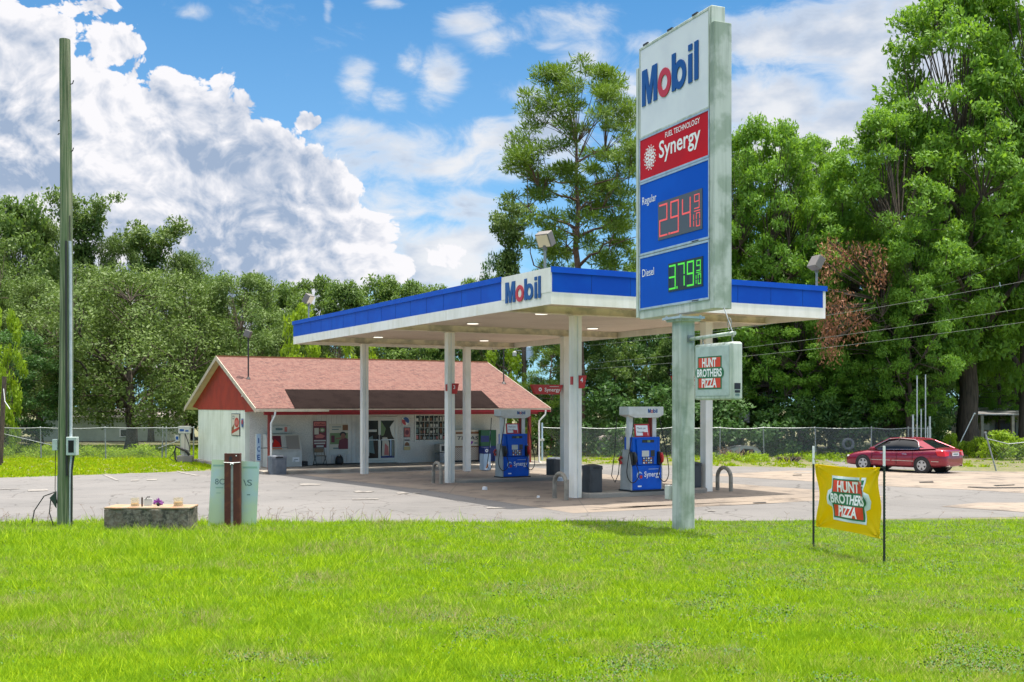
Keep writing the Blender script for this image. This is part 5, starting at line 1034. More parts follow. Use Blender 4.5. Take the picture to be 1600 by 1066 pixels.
# ---------------------------------------------------------------- fences
FY = 59.; ZG = -.22
def fence(x0, x1, y0, y1, posts, lab, h=1.66, seed=1, sag=.06, rail=True):
    t = thing('chain_link_fence', lab, 'fence', (x0, y0, ZG), math.atan2(y1 - y0, x1 - x0), 'chain link fences behind the lot')
    L = math.hypot(x1 - x0, y1 - y0); ps = sorted([(p if p >= 0 else 0) for p in posts]); R = random.Random(seed)
    def top(s):
        i = max([k for k, p in enumerate(ps) if p <= s] or [0]); a = ps[i]; b_ = ps[i + 1] if i + 1 < len(ps) else L
        f = (s - a) / max(.01, b_ - a); return h - sag * 4 * f * (1 - f) * (0.4 + .6 * ((i * 37) % 5) / 4)
    bb = B(); p = .085; n = int(L / p) + 20
    for k in range(-20, n):
        for d_ in (1, -1):
            a = k * p; b_ = a + d_ * h; s0, s1, z0, z1 = a, b_, .04, h - .02
            if s1 < 0 or s1 > L or s0 < 0 or s0 > L: continue
            z1 = min(z1, top(s1)); q = .0045
            bb.add([(s0 - q, 0, z0), (s0 + q, 0, z0), (s1 + q, 0, z1), (s1 - q, 0, z1)], [(0, 1, 2, 3)], 'galv')
    bb.build('chain_mesh', t)
    for s in ps:
        le = R.uniform(-.05, .05); B().tube([(s, .03, 0), (s + le, .03, h + .02)], .036, 'galv', 8).tube([(s + le, .03, h + .01), (s + le, .03, h + .06)], [.042, .015], 'galv', 8).build('post', t)
    pts = []; s = 0
    while s <= L: pts.append((s, .0, top(s))); s += .5
    B().tube(pts, .024, 'galv', 6).build('top_rail', t); return t, top
sx = lambda px, y=FY: (px - CX) / F * y
xl0, xl1 = sx(-120), sx(303)
fl, _ = fence(xl0, xl1, FY, FY, [sx(q) - xl0 for q in (-60, 1, 64, 165, 253, 259, 302)], 'chain link fence across the grass left of the store', seed=2)
B().tube([(sx(-10) - xl0, -.02, 1.45), (sx(92) - xl0, -.02, .62)], .02, 'galv', 6).tube([(sx(248) - xl0, -.05, .55), (sx(283) - xl0, -.05, 1.0)], .02, 'galv', 6).build('brace_rod', fl)
xr0, xr1 = sx(846), sx(1456)
fr_, _ = fence(xr0, xr1, FY, FY, [sx(q) - xr0 for q in (848, 905, 978, 1050, 1125, 1194, 1275, 1361, 1420, 1455)], 'chain link fence behind the pumps and the red car', seed=3, sag=.09)
x, y = gpt(1388, 735); x, y = (1387 - CX) / F * 47.5, 47.5; k = 47.5 / F
t = thing('leaning_post', 'single grey steel post leaning left in the grass right of the red car', 'post', ((1557 - CX) * k, 47.5, -.25), 0); B().tube([(0, 0, 0), (-16 * k, .1, 61 * k)], .035, 'galv', 8).build('tube', t); B().tube([(-15.8 * k, .1, 60 * k), (-16.3 * k, .1, 62 * k)], .055, 'galv', 8).build('cap', t)
t = thing('chain_link_fence', 'short sagging chain link run beside the leaning post and the round shrub', 'fence', ((1541 - CX) * k, 47.6, -.2), 0, 'chain link fences behind the lot')
bb = B()
for i in range(22):
    for d_ in (1, -1):
        s0 = i * .14; s1 = s0 + d_ * 1.2
        if 0 <= s1 <= 3: bb.add([(s0 - .004, 0, .1), (s0 + .004, 0, .1), (s1 + .004, 0, 1.2), (s1 - .004, 0, 1.2)], [(0, 1, 2, 3)], 'galv')
bb.build('chain_mesh', t); B().tube([(0, 0, 1.25 + .15), (1, 0, 1.15), (3, 0, 1.35)], .018, 'galv', 6).build('top_wire', t)
k = 60 / F; t = thing('brace_pole', 'white slanting pole leaning against the big trunk right of the red car', 'pole', ((1489 - CX) * k, 60, -.22), 0); B().tube([(0, 0, 0), (33 * k, 0, 68 * k)], .03, 'conduit', 8).build('tube', t)
B().tube([(33 * k, 0, 68 * k), (35 * k, 0, 69 * k)], .05, 'conduit', 8).build('end_cap', t)
k = 57.5 / F
for i, (px, pt) in enumerate(((1426.5, 649), (1434, 588), (1441.5, 640), (1449.5, 586), (1454, 668), (1458.5, 652))):
    t = thing('steel_pipe', ['short thick pale pipe, the leftmost of the upright pipes behind the red car', 'tall thin pale pipe, second from the left of the upright pipes behind the red car', 'mid height pale pipe between the two tall pipes behind the red car',
        'tall thin pale pipe, the right one of the two tall pipes behind the red car', 'shortest thin pipe of the upright pipes behind the red car', 'short thick pale pipe, the rightmost of the upright pipes behind the red car'][i], 'pipe', ((px - CX) * k, 57.5 + .1 * i, -.22), 0, 'upright pipes behind the car')
    h = EYE + (HY - pt) * k + .22; r = .05 if i in (0, 5) else .032; B().tube([(0, 0, 0), (0, 0, h)], r, 'conduit', 8).build('tube', t); B().tube([(0, 0, h), (0, 0, h + .03)], [r * 1.25, r * 1.25], 'conduit', 8).build('cap', t)

# ---------------------------------------------------------------- car
car = thing('red_sedan', 'dark red four door sedan parked nose away on the right of the lot', 'car', (0, 0, 0))
def loftmesh(secs, closed_ends=True):
    n = len(secs[0]); V = [p for s in secs for p in s]; Fc = []
    for i in range(len(secs) - 1):
        for j in range(n): Fc.append((i * n + j, i * n + (j + 1) % n, (i + 1) * n + (j + 1) % n, (i + 1) * n + j))
    Fc += [tuple(range(n - 1, -1, -1)), tuple(range((len(secs) - 1) * n, len(secs) * n))]; return V, Fc
XS = [-2.46, -2.42, -2.30, -2.05, -1.75, -1.40, -.9, -.3, .3, .9, 1.3, 1.7, 2.05, 2.30, 2.42, 2.46]
ZTp = [.66, .92, 1.05, 1.09, 1.08, 1.05, 1.02, .995, .975, .96, .93, .87, .79, .70, .60, .52]
HW = [.66, .76, .84, .89, .92, .925, .93, .93, .93, .93, .925, .91, .87, .80, .70, .60]
ZBt = [.36, .30, .27, .24, .22, .20, .19, .19, .19, .19, .19, .20, .21, .22, .24, .30]
secs = []
for x, zt, hw_, zb in zip(XS, ZTp, HW, ZBt):
    hgt = zt - zb; q = [(hw_ * .80, zb), (hw_ * .965, zb + hgt * .10), (hw_ * .995, zb + hgt * .38), (hw_, zb + hgt * .58), (hw_ * .965, zb + hgt * .84), (hw_ * .86, zt - .012), (hw_ * .45, zt + .012)]
    ring = [(x, y, z) for y, z in q] + [(x, -y, z) for y, z in q[::-1]]; secs.append(ring)
V, Fc = loftmesh(secs); me = bpy.data.meshes.new('tmp'); me.from_pydata(V, [], Fc); me.materials.append(MATS['car_paint'])
bo = bpy.data.objects.new('tmpb', me); COL.objects.link(bo); sb_ = bo.modifiers.new('s', 'SUBSURF'); sb_.levels = 2; sb_.render_levels = 2
WX = (-1.42, 1.42); WR = .335
cutb = B()
for wx in WX: cutb.tube([(wx, -1.2, WR - .0), (wx, 1.2, WR)], WR + .055, 'black', 40)
cut = cutb.build('tmpc'); bm_ = bo.modifiers.new('b', 'BOOLEAN'); bm_.operation = 'DIFFERENCE'; bm_.object = cut; bm_.solver = 'EXACT'
try: bm_.material_mode = 'TRANSFER'
except Exception: pass
bpy.context.view_layer.update(); dg = bpy.context.evaluated_depsgraph_get(); me2 = bpy.data.meshes.new_from_object(bo.evaluated_get(dg)); me2.name = 'body'
me2.polygons.foreach_set('use_smooth', [True] * len(me2.polygons))
try: me2.set_sharp_from_angle(angle=math.radians(40))
except Exception: pass
bpy.data.objects.remove(bo); bpy.data.objects.remove(cut)
body = bpy.data.objects.new('body', me2); COL.objects.link(body); body.parent = car
# cabin: glass shell with painted roof, pillars and chrome line
CXs = [-1.98, -1.22, -.95, -.2, .28, 1.20]; RZ = [1.065, 1.40, 1.46, 1.50, 1.46, .955]; RWd = [.62, .58, .60, .62, .60, .66]; BW = [.80, .87, .88, .885, .88, .80]; BZ = [1.055, 1.0, .985, .965, .955, .93]
def cab(xi, t_):                               # t_ 0 at belt, 1 at roof edge
    return lambda s: (CXs[xi], s * (BW[xi] + (RWd[xi] - BW[xi]) * t_), BZ[xi] + (RZ[xi] - .03 - BZ[xi]) * t_)
secs = []
for i in range(6):
    ex = 0 if i in (0, 5) else 1
    q = [(BW[i], BZ[i]), (BW[i] * .97 + RWd[i] * .03, BZ[i] + (RZ[i] - BZ[i]) * .30), (BW[i] * .45 + RWd[i] * .55, BZ[i] + (RZ[i] - BZ[i]) * .66), (RWd[i] * .98, RZ[i] - .035), (RWd[i] * .6, RZ[i])]
    secs.append([(CXs[i], y, z) for y, z in q] + [(CXs[i], -y, z) for y, z in q[::-1]])
V, Fc = loftmesh(secs); bb = B(); n = 10
side = []; top_ = []; gl = []
for i in range(5):
    for j in range(10):
        f = (i * n + j, i * n + (j + 1) % n, (i + 1) * n + (j + 1) % n, (i + 1) * n + j)
        if j == 9: continue
        if i in (0, 4): gl.append(f) if 2 <= j <= 6 or True else side.append(f)
        elif j in (3, 4, 5): top_.append(f)
        else: gl.append(f)
bb.add(V, gl, 'car_glass'); cb = bb.build('windows', car, smooth=True)
bb = B(); bb.add([(x, y, z + .004) for x, y, z in V], top_, 'car_paint')
for s in (-1, 1):                              # pillars and roof rails
    e = lambda i, a: (CXs[i], s * (BW[i] + (RWd[i] - BW[i]) * a), BZ[i] + (RZ[i] - BZ[i]) * a)
    bb.tube([(1.20, s * .74, .95), (.28, s * .615, 1.44), (-.2, s * .632, 1.478), (-.95, s * .615, 1.44), (-1.22, s * .60, 1.38)], .036, 'car_paint', 8)
    V2 = [(-1.02, s * .622, 1.435), (-1.34, s * .895, 1.03), (-2.02, s * .82, 1.07), (-1.24, s * .56, 1.405)]; bb.add(V2 + [(x, y - s * .03, z - .02) for x, y, z in V2], [(0, 1, 2, 3), (4, 5, 6, 7), (0, 1, 5, 4), (2, 3, 7, 6)], 'car_paint')
    bb.tube([(-.25, s * .885, .985), (-.25, s * .645, 1.46)], .02, 'black', 6)
bb.build('roof', car, smooth=True)
bb = B()
for s in (-1, 1): bb.tube([(1.02, s * .875, .97), (0, s * .905, .99), (-1.0, s * .905, 1.02), (-1.26, s * .89, 1.04), (-1.28, s * .86, 1.12), (-1.16, s * .70, 1.33), (-.97, s * .655, 1.43), (-.3, s * .66, 1.475), (.24, s * .65, 1.44), (1.0, s * .82, 1.02)], .010, 'chrome', 6).box(-1.05, -.02, min(s * .93, s * .945), max(s * .93, s * .945), .50, .52, 'chrome').box(.05, 1.0, min(s * .93, s * .945), max(s * .93, s * .945), .50, .52, 'chrome').box(-2.2, -1.86, min(s * .895, s * .915), max(s * .895, s * .915), .51, .53, 'chrome')
bb.build('chrome_trim', car)
for s in (-1, 1):
    for xs_ in (-.98, -.22, .98): B().tube([(xs_, s * .935, .30), (xs_ - .01, s * .936, .6), (xs_ - .02, s * .918, .93)], .007, 'black', 4).build('door_seam', car)
for s in (-1, 1):
    for xh in (-.62, .42): B().tube([(xh - .10, s * .925, .80), (xh, s * .965, .805), (xh + .10, s * .93, .80)], .016, 'chrome', 6).build('door_handle', car, smooth=True)
    B().box(.78, .98, min(s * .90, s * 1.08), max(s * .90, s * 1.08), .94, 1.07, 'car_paint').build('mirror', car, bevel=.04)
    bb = B(); V = [(-2.06, s * .905, .95), (-2.14, s * .89, .76), (-2.42, s * .77, .74), (-2.46, s * .52, .78), (-2.44, s * .52, .94), (-2.35, s * .77, .98)]
    V3 = [(x - .012, y + s * .012, z) for x, y, z in V]; bb.add(V3 + [(x * .97, y * .93, z) for x, y, z in V], [(0, 1, 2, 5), (5, 2, 3, 4), (0, 1, 7, 6), (1, 2, 8, 7), (2, 3, 9, 8), (3, 4, 10, 9), (4, 5, 11, 10), (5, 0, 6, 11)], 'tail_red'); bb.build('tail_light', car)
    B().box(2.10, 2.33, min(s * .58, s * .79), max(s * .58, s * .79), .58, .67, 'lamp_clear').build('headlight', car, bevel=.04)
    B().tube([(-2.50, s * .55, .33), (-2.30, s * .55, .33)], .045, 'chrome', 12).build('exhaust_tip', car)
bb = B(); bb.box(-2.485, -2.45, -.26, .26, .76, .90, 'text_white').box(-2.489, -2.4855, -.2, .2, .80, .86, 'grey_ink').box(-2.50, -2.44, -.45, .45, .925, .945, 'chrome'); bb.build('number_plate', car)
for s in (-1, 1):
    for wx in WX: B().tube([(wx, s * .60, WR), (wx, s * .90, WR)], WR + .05, 'black', 24, cap=True).build('wheel_well', car)
for s in (-1, 1):
    for wx in WX:
        Mw = frame((wx, s * .925, WR), (s, 0, 0), (0, 0, 1)) if s < 0 else frame((wx, s * .925, WR), (-1, 0, 0), (0, 0, 1))
        bb = B(); bb.ring(0, 0, (WR, WR), (.215, .215), Mw, -.21, .0, 'rubber', 36); wh = bb.build('wheel', car, bevel=.025)
        bb = B(); bb.ring(0, 0, (.218, .218), (.19, .19), Mw, -.10, -.012, 'wheel_alloy', 32).disc(0, 0, .2, .2, Mw, -.16, -.12, 'black', 24).disc(0, 0, .055, .055, Mw, -.07, -.018, 'wheel_alloy', 16)
        for k in range(5):
            a = 2 * math.pi * k / 5 + .3; R2 = Matrix.Rotation(a, 4, 'Z'); bb.prism([(.04, -.045), (.20, -.058), (.20, .058), (.04, .045)], Mw @ R2, -.06, -.02, 'wheel_alloy')
        bb.build('rim', wh)
hd_ = math.radians(130); cs_ = .97; rl = Vector((-1.42, .93, 0)) * cs_; rr = Vector((rl.x * math.cos(hd_) - rl.y * math.sin(hd_), rl.x * math.sin(hd_) + rl.y * math.cos(hd_), 0))
car.location = (17.06 - rr.x, 45.7 - rr.y, -.205); car.rotation_euler = (0, 0, hd_); car.scale = (cs_,) * 3
# ---------------------------------------------------------------- trees
def leafmesh(name, mt, C, Rr, per, L, Wd, seed, droop=.0, flat=.7, org=None, needle=False):
    r = np.random.default_rng(seed); C = np.asarray(C, float); Rr = np.asarray(Rr, float); k = len(C)
    cnt = np.maximum(8, (per * (Rr / Rr.mean()) ** 2).astype(int)); idx = np.repeat(np.arange(k), cnt); n = len(idx)
    d = r.normal(size=(n, 3)); d /= np.linalg.norm(d, axis=1)[:, None]
    rad = r.random(n) ** .42 * (1 + .25 * (r.random(n) < .12)); P = C[idx] + d * (rad * Rr[idx])[:, None] * np.array([1, 1, flat])
    o = np.asarray(org if org is not None else C.mean(0)); out = P - o; out /= np.linalg.norm(out, axis=1)[:, None] + 1e-6
    if needle: t = d * 1.0 + np.array([0, 0, .35]) + .5 * r.normal(size=(n, 3))
    else: t = r.normal(size=(n, 3)) + out * .5 + np.array([0, 0, -1.]) * droop * 2
    t /= np.linalg.norm(t, axis=1)[:, None]
    nn = out * .5 + d * .4 + np.array([0, 0, .7]) + .55 * r.normal(size=(n, 3)); nn -= t * (nn * t).sum(1)[:, None]; nn /= np.linalg.norm(nn, axis=1)[:, None] + 1e-6
    s = np.cross(nn, t); z_ = .45 + 1.15 * r.random(n) ** 1.6; l = (L * z_)[:, None]; w = (Wd * z_ * (.8 + .4 * r.random(n)))[:, None]
    V = np.stack([P - t * l / 2, P + s * w / 2 + t * l * .05, P + t * l / 2, P - s * w / 2 + t * l * .05], 1).astype(np.float32)
    me = bpy.data.meshes.new(name); me.vertices.add(4 * n); me.vertices.foreach_set('co', V.ravel()); me.loops.add(4 * n); me.loops.foreach_set('vertex_index', np.arange(4 * n, dtype=np.int32))
    me.polygons.add(n); me.polygons.foreach_set('loop_start', np.arange(0, 4 * n, 4, dtype=np.int32)); me.update(calc_edges=True); me.materials.append(MATS[mt]); return me
PROF = {'round': lambda t: math.sin(math.pi * min(1, max(0, .10 + .86 * t))) ** .6, 'tall': lambda t: (math.sin(math.pi * min(1, .14 + .84 * t)) ** .5) * (1 - .30 * t), 'bush': lambda t: math.cos(t * 1.45) ** .5,
        'pine': lambda t: np.interp(t, [0, .15, .4, .62, .8, .92, 1], [.45, .80, .88, 1., .82, .62, .35]), 'wisp': lambda t: .55 + .45 * math.sin(6 * t + 1)}
def make_proto(kind, seed, H, Rad, base, K, per, L, Wd, mt, bark='bark', droop=0., flat=.7, cr=(.15, .24), nl=7, tr=.28, needle=False, shell=.35, lean=0.):
    R = random.Random(seed); prof = PROF[kind]; ph = R.uniform(0, 6); C = []; Rr = []
    for i in range(K):
        t = R.random() ** .9; a = R.uniform(0, 2 * math.pi); lob = 1 + .22 * math.sin(3 * a + ph + 4 * t) + .16 * math.sin(5 * a - 2 * ph + 9 * t)
        rr = Rad * prof(t) * lob * (shell + (1 - shell) * R.random()) ** .5
        c = Vector((rr * math.cos(a) + lean * t, rr * math.sin(a), base + (H - base) * t + R.uniform(-.3, .3))); q = Rad * R.uniform(*cr)
        c.z = min(c.z, H - q * flat * .6); C.append(c); Rr.append(q)
    b = B(); n = 9; tp = []; topz = H * (.80 if kind in ('pine', 'tall', 'wisp') else .62)
    wob = [R.uniform(-.12, .12) for _ in range(n + 1)]
    for k in range(n + 1): f = k / n; tp.append(Vector((wob[k] * f * 3 + lean * max(0, f - .3), wob[(k + 4) % (n + 1)] * f * 3, topz * f - .1)))
    b.tube(tp, [tr * (1.35 if k == 0 else 1.08 - .85 * k / n) for k in range(n + 1)], bark, 10)
    joints = [(p, tr * (1.0 - .85 * k / n)) for k, p in enumerate(tp) if p.z > base * .75]
    if kind != 'bush':
        for i in range(nl):
            f = .30 + .65 * i / nl if kind not in ('pine',) else .42 + .55 * i / nl; f = max(f, base * .8 / topz); k = min(n - 1, int(f * n)); p0 = tp[k].lerp(tp[k + 1], f * n - k); a = i * 2.4 + R.uniform(-.4, .4); tt = min(1, max(0, (p0.z - base) / (H - base) + .25))
            Lr = Rad * prof(tt) * R.uniform(.55, .85); rise = Lr * (R.uniform(.35, .9) if kind != 'pine' else R.uniform(.1, .5)); r0 = tr * (.55 - .35 * f)
            pts = [p0 + Vector((math.cos(a) * Lr * s, math.sin(a) * Lr * s, rise * s ** .8)) + Vector((R.uniform(-.1, .1), R.uniform(-.1, .1), R.uniform(-.1, .1))) * s * 2 for s in (0, .2, .4, .6, .8, 1)]
            b.tube(pts, [r0 * (1 - .75 * s) for s in (0, .2, .4, .6, .8, 1)], bark, 6); joints += [(p, r0 * .6) for p in pts[1:]]
    for c in C:
        best = min(joints, key=lambda j: (j[0] - c).length + max(0, j[0].z - c.z) * 1.2) if joints else (Vector((0, 0, .1)), .04)
        m_ = best[0].lerp(c, .5) + Vector((R.uniform(-.15, .15), R.uniform(-.15, .15), R.uniform(0, .2))); r0 = min(.05, best[1] * .6)
        b.tube([best[0], m_, c], [r0, r0 * .7, r0 * .3], bark, 4, cap=False)
    crown = leafmesh('crown', mt, [tuple(c) for c in C], Rr, per, L, Wd, seed + 50, droop, flat, (0, 0, base + (H - base) * .35), needle)
    tm = bpy.data.meshes.new('trunk'); tm.from_pydata(b.v, [], b.f); tm.materials.append(MATS[bark]); tm.polygons.foreach_set('use_smooth', [True] * len(b.f)); tm.update()
    return (tm, crown, H, Rad)
PR = {
 'pecan1': make_proto('round', 11, 20, 5.4, 4.2, 270, 210, .27, .11, 'leaf_pecan', droop=.05, nl=11, tr=.56, shell=.5, flat=.55, cr=(.10, .19), lean=.3),
 'pecan2': make_proto('round', 12, 16, 5.0, 2.8, 240, 200, .26, .11, 'leaf_pecan', droop=.05, nl=10, tr=.34, shell=.5, flat=.55, cr=(.10, .20), lean=-.4),
 'oak1': make_proto('round', 21, 10, 5.8, 1.6, 230, 230, .17, .09, 'leaf_oak', nl=9, tr=.34, cr=(.12, .2), lean=0),
 'oak2': make_proto('round', 22, 12, 4.8, 2.4, 170, 230, .18, .10, 'leaf_oak', nl=8, tr=.3, cr=(.13, .22)),
 'wisp': make_proto('wisp', 31, 16, 3.0, 5.5, 78, 200, .24, .12, 'leaf_oak', nl=9, tr=.2, cr=(.18, .34), shell=.5, flat=.6),
 'forest1': make_proto('round', 41, 13, 3.4, 2.0, 90, 190, .28, .15, 'leaf_forest', nl=6, tr=.2, cr=(.19, .30)),
 'forest2': make_proto('round', 42, 12, 3.8, 1.6, 100, 190, .30, .15, 'leaf_forest', nl=7, tr=.2, cr=(.17, .28)),
 'dark1': make_proto('round', 43, 11, 3.8, .9, 110, 190, .26, .13, 'leaf_dark', nl=7, tr=.22, cr=(.17, .28)),
 'pine1': make_proto('pine', 51, 22, 4.4, 9.0, 155, 320, .32, .055, 'needles', 'bark_pine', nl=18, tr=.32, cr=(.13, .22), needle=True, flat=.5, shell=.36),
 'pine2': make_proto('pine', 52, 14, 3.0, 2.2, 70, 200, .34, .060, 'needles', 'bark_pine', nl=10, tr=.2, cr=(.17, .28), needle=True, flat=.6, shell=.3),
 'shrub': make_proto('bush', 61, 1.5, .95, .15, 60, 60, .12, .07, 'leaf_lime', nl=0, tr=.05, cr=(.2, .34)),
 'limeleaf': make_proto('round', 62, 5, 2.0, .5, 46, 110, .24, .13, 'leaf_lime', nl=5, tr=.1, cr=(.2, .32)),
}
def tree(pn, px, top, y, wpx, lab, rz=None, cat='tree', group=None, name=None, zb=-.25):
    tm, cm, H, Rad = PR[pn]; x = (px - CX) / F * y; h = EYE + (HY - top) / F * y - zb; r = wpx / 2 / F * y
    t = thing(name or {'pine1': 'pine_tree', 'pine2': 'pine_tree', 'shrub': 'shrub', 'pecan1': 'pecan_tree', 'pecan2': 'pecan_tree', 'oak1': 'oak_tree', 'oak2': 'oak_tree', 'limeleaf': 'young_tree'}.get(pn, 'tree'), lab, cat, (x, y, zb), (px * 1.37) % 6.28 if rz is None else rz, group)
    s = r / (Rad * 1.12); t.scale = (s, s, h / H)
    a = bpy.data.objects.new('trunk' if cat != 'shrub' else 'stem', tm); b = bpy.data.objects.new('crown' if cat != 'shrub' else 'foliage', cm)
    for o in (a, b): COL.objects.link(o); o.parent = t
    return t
GL, GM, GR, GP = 'trees behind the left grass', 'far tree line behind the store', 'tall trees behind the right fence', 'understory trees behind the right fence'
tree('oak1', 205, 425, 72, 360, 'broad grey green oak in front of the pale mobile home, behind the left fence', 1.2, group=GL, zb=-.25)
tree('oak2', 372, 432, 76, 210, 'grey green oak directly behind the left gable of the store', group=GL)
tree('oak2', 62, 440, 78, 210, 'grey green oak left of the broad oak, behind the wooden pole', 3.3, group=GL)
tree('oak2', -60, 330, 80, 230, 'tall oak cut by the left edge of the photo', 2.2, group=GL)
tree('forest1', 25, 306, 88, 150, 'tall tree at the far left rising above the oaks', group=GL)
tree('wisp', 130, 296, 88, 150, 'thin airy tree whose open crown rises just right of the top of the wooden pole', .5, group=GL)
tree('wisp', 236, 338, 86, 150, 'sparse tree with a sprawling open top against the cloud, left of the store', 2.4, group=GL)
tree('dark1', 22, 520, 67, 160, 'very dark dense tree low at the left edge behind the fence', group=GL)
tree('limeleaf', 8, 487, 62, 62, 'bright lime green young tree at the left edge', group=GL)
tree('forest2', 300, 430, 92, 130, 'mid green tree in the far row left of the store roof peak', group=GM)
tree('forest2', 175, 430, 94, 140, 'mid green tree filling the row behind the broad oak', group=GM)
tops = [(395, 430, 'pine2'), (440, 436, 'forest1'), (492, 432, 'forest2'), (540, 438, 'forest1'), (590, 432, 'wisp2'), (640, 436, 'forest2'), (690, 442, 'forest1'), (742, 436, 'forest2'), (785, 430, 'forest1')]
labs = ['far needle tree above the brown roof floodlight', 'far tree just left of the canopy roof end', 'far tree behind the small tilted canopy floodlight', 'far tree over the left quarter of the blue fascia', 'far tree over the left third of the blue fascia',
        'far tree over the middle of the left blue fascia', 'far tree right of the middle of the left blue fascia', 'far tree just left of the white logo bay', 'far tree directly behind the white logo bay']
for i, ((px, tp_, pn), lb) in enumerate(zip(tops, labs)): tree('forest1' if pn == 'wisp2' else pn, px, tp_ + (i * 7) % 9, 92 + (i * 5) % 7, 100 + (i * 13) % 30, lb, i * 1.9, group=GM)
for i, (px, tp_, pn, lb) in enumerate(((455, 492, 'forest2', 'green tree seen over the left end of the store ridge'), (520, 500, 'oak2', 'green tree seen under the left end of the canopy'), (585, 505, 'forest1', 'green tree seen between the left post and the store ridge'),
                                       (650, 500, 'forest2', 'green tree seen through the canopy over the middle of the store ridge'), (715, 500, 'dark1', 'dark green tree seen through the canopy near the right end of the ridge'), (335, 500, 'oak2', 'low oak between the broad oak and the store gable'))):
    tree(pn, px, tp_, 80 + i, 120, lb, i * 1.1, group=GM)
tree('limeleaf', 560, 512, 68, 70, 'bright lime green young tree just above the store ridge by the left post', group=GM); tree('limeleaf', 478, 478, 70, 80, 'bright lime green young tree at the left tip of the canopy', 2., group=GM)
# middle
tree('pine1', 905, 101, 66, 262, 'tall broad pine standing alone against the sky behind the canopy', 4.0, group=GR)
tree('wisp', 796, 308, 82, 125, 'narrow open dark tree left of the tall pine', 1.0, group=GR)
tree('dark1', 782, 400, 84, 95, 'small dark tree at the foot of the narrow open tree', group=GR)
tree('pine2', 872, 388, 72, 110, 'yellow green pine below the left side of the tall pine', group=GR); tree('pine2', 962, 345, 74, 120, 'yellow green pine between the tall pine and the price sign', 2.2, group=GR)
tree('pine2', 862, 520, 62, 105, 'bushy yellow green pine behind the Synergy sign on the rear post', 1.1, group=GR); tree('limeleaf', 785, 548, 66, 85, 'lime green young tree behind the right end of the store roof', 4, group=GR)
# right
tree('pecan2', 1205, 192, 66, 235, 'tall pecan seen just right of the price sign', .4, group=GR)
t3 = tree('pecan1', 1392, 178, 63, 265, 'tall pecan with a brown dead limb, above the right end of the canopy', 1.9, group=GR)
t4 = tree('pecan1', 1512, -25, 65.5, 345, 'tallest pecan, its thick trunk right behind the red car', 3.0, group=GR)
tree('pecan2', 1690, 40, 75, 300, 'tall pecan cut by the right edge of the photo', 2.2, group=GR)
tree('pecan2', 1300, 262, 72, 200, 'pecan filling the gap between the two nearer pecans', 5.0, group=GR)
tree('pecan2', 1085, 262, 74, 190, 'pecan directly behind the price sign cabinet', 3.6, group=GR)
tree('forest1', 1010, 400, 78, 130, 'tree over the blue fascia just left of the price sign', group=GP)
tree('pecan2', 1460, 240, 80, 210, 'rear pecan between the two largest pecans', 1.0, group=GR); tree('pecan1', 1600, 130, 82, 260, 'rear pecan behind the tallest pecan at the right', 4.4, group=GR)
for i, (px, tp_, y, w, pn, lb) in enumerate(((905, 500, 70, 120, 'dark1', 'dark tree between the two canopy posts left of the front pump'), (955, 520, 67, 110, 'forest2', 'green tree seen over the top of the front pump, left part'), (1010, 500, 69, 120, 'dark1', 'dark tree directly behind the front pump valance'),
    (1055, 530, 66, 90, 'forest1', 'green tree hidden partly by the price sign pole'), (1110, 480, 72, 130, 'dark1', 'dark tree behind the pizza box sign'), (1160, 520, 68, 110, 'forest2', 'light green tree right of the pizza box sign'), (1215, 500, 72, 130, 'dark1', 'dark tree with open shade under it, right of the pizza box sign'),
    (1252, 450, 64, 170, 'pecan2', 'lower pecan with a dark bare trunk, between the box sign and the red car'), (1320, 470, 74, 140, 'dark1', 'dark tree under the brown dead limb'), (1385, 430, 73, 160, 'dark1', 'dark tree behind the fence left of the upright pipes'), (1365, 520, 63, 130, 'pecan2', 'low drooping tree over the front of the red car'),
    (1440, 420, 75, 150, 'dark1', 'dark tree behind the upright pipes'), (1448, 500, 62, 100, 'forest1', 'slim tree whose trunk stands beside the upright pipes'), (1510, 400, 85, 170, 'dark1', 'dark tree behind the thick trunk'), (1600, 420, 88, 180, 'forest2', 'green tree behind the porch house'), (1130, 600, 64, 80, 'forest2', 'small tree by the basketball backboard'),
    (1560, 470, 73, 120, 'pecan2', 'drooping tree above the porch roof'), (840, 590, 64, 60, 'dark1', 'small dark tree right of the store end'))):
    tree(pn, px, tp_, y, w, lb, i * 1.7, group=GP)
for i, (px, tp_, w, pn) in enumerate(((-40, 400, 200, 'forest2'), (60, 420, 160, 'dark1'), (300, 470, 150, 'dark1'), (400, 470, 130, 'dark1'))):
    tree(pn, px, tp_, 97, w, ['far tree beyond the left edge of the photo', 'dark far tree behind the wooden pole', 'dark far tree behind the broad oak, toward the store', 'dark far tree behind the store peak'][i], group=GM)
for px, tp_, y, w, pn, lb in ((1150, 232, 70, 190, 'pecan1', 'pecan whose crown shows between the price sign and its right neighbour'), (1255, 222, 74, 200, 'pecan1', 'broad rear pecan whose rounded top shows above the canopy end'), (1460, 205, 67, 200, 'pecan1', 'pecan leaning against the left side of the tallest pecan'),
    (1600, 20, 66, 260, 'pecan2', 'tall pecan crown just behind the tallest one'), (1330, 330, 64, 170, 'pecan2', 'pecan whose lower crown surrounds the brown dead limb'), (1420, 350, 61, 170, 'pecan2', 'pecan with low hanging boughs above the red car'), (1120, 400, 68, 150, 'pecan2', 'lower pecan seen right beside the price sign post')):
    tree(pn, px, tp_, y, w, lb, px * .01, group=GR)
for px, tp_, y, w, lb in ((60, 345, 90, 140, 'leafy tree just left of the top half of the wooden pole'), (185, 372, 90, 130, 'leafy tree between the two airy trees at the left'), (290, 398, 90, 130, 'leafy tree right of the sprawling open tree')):
    tree('oak2', px, tp_, y, w, lb, px * .02, group=GL)
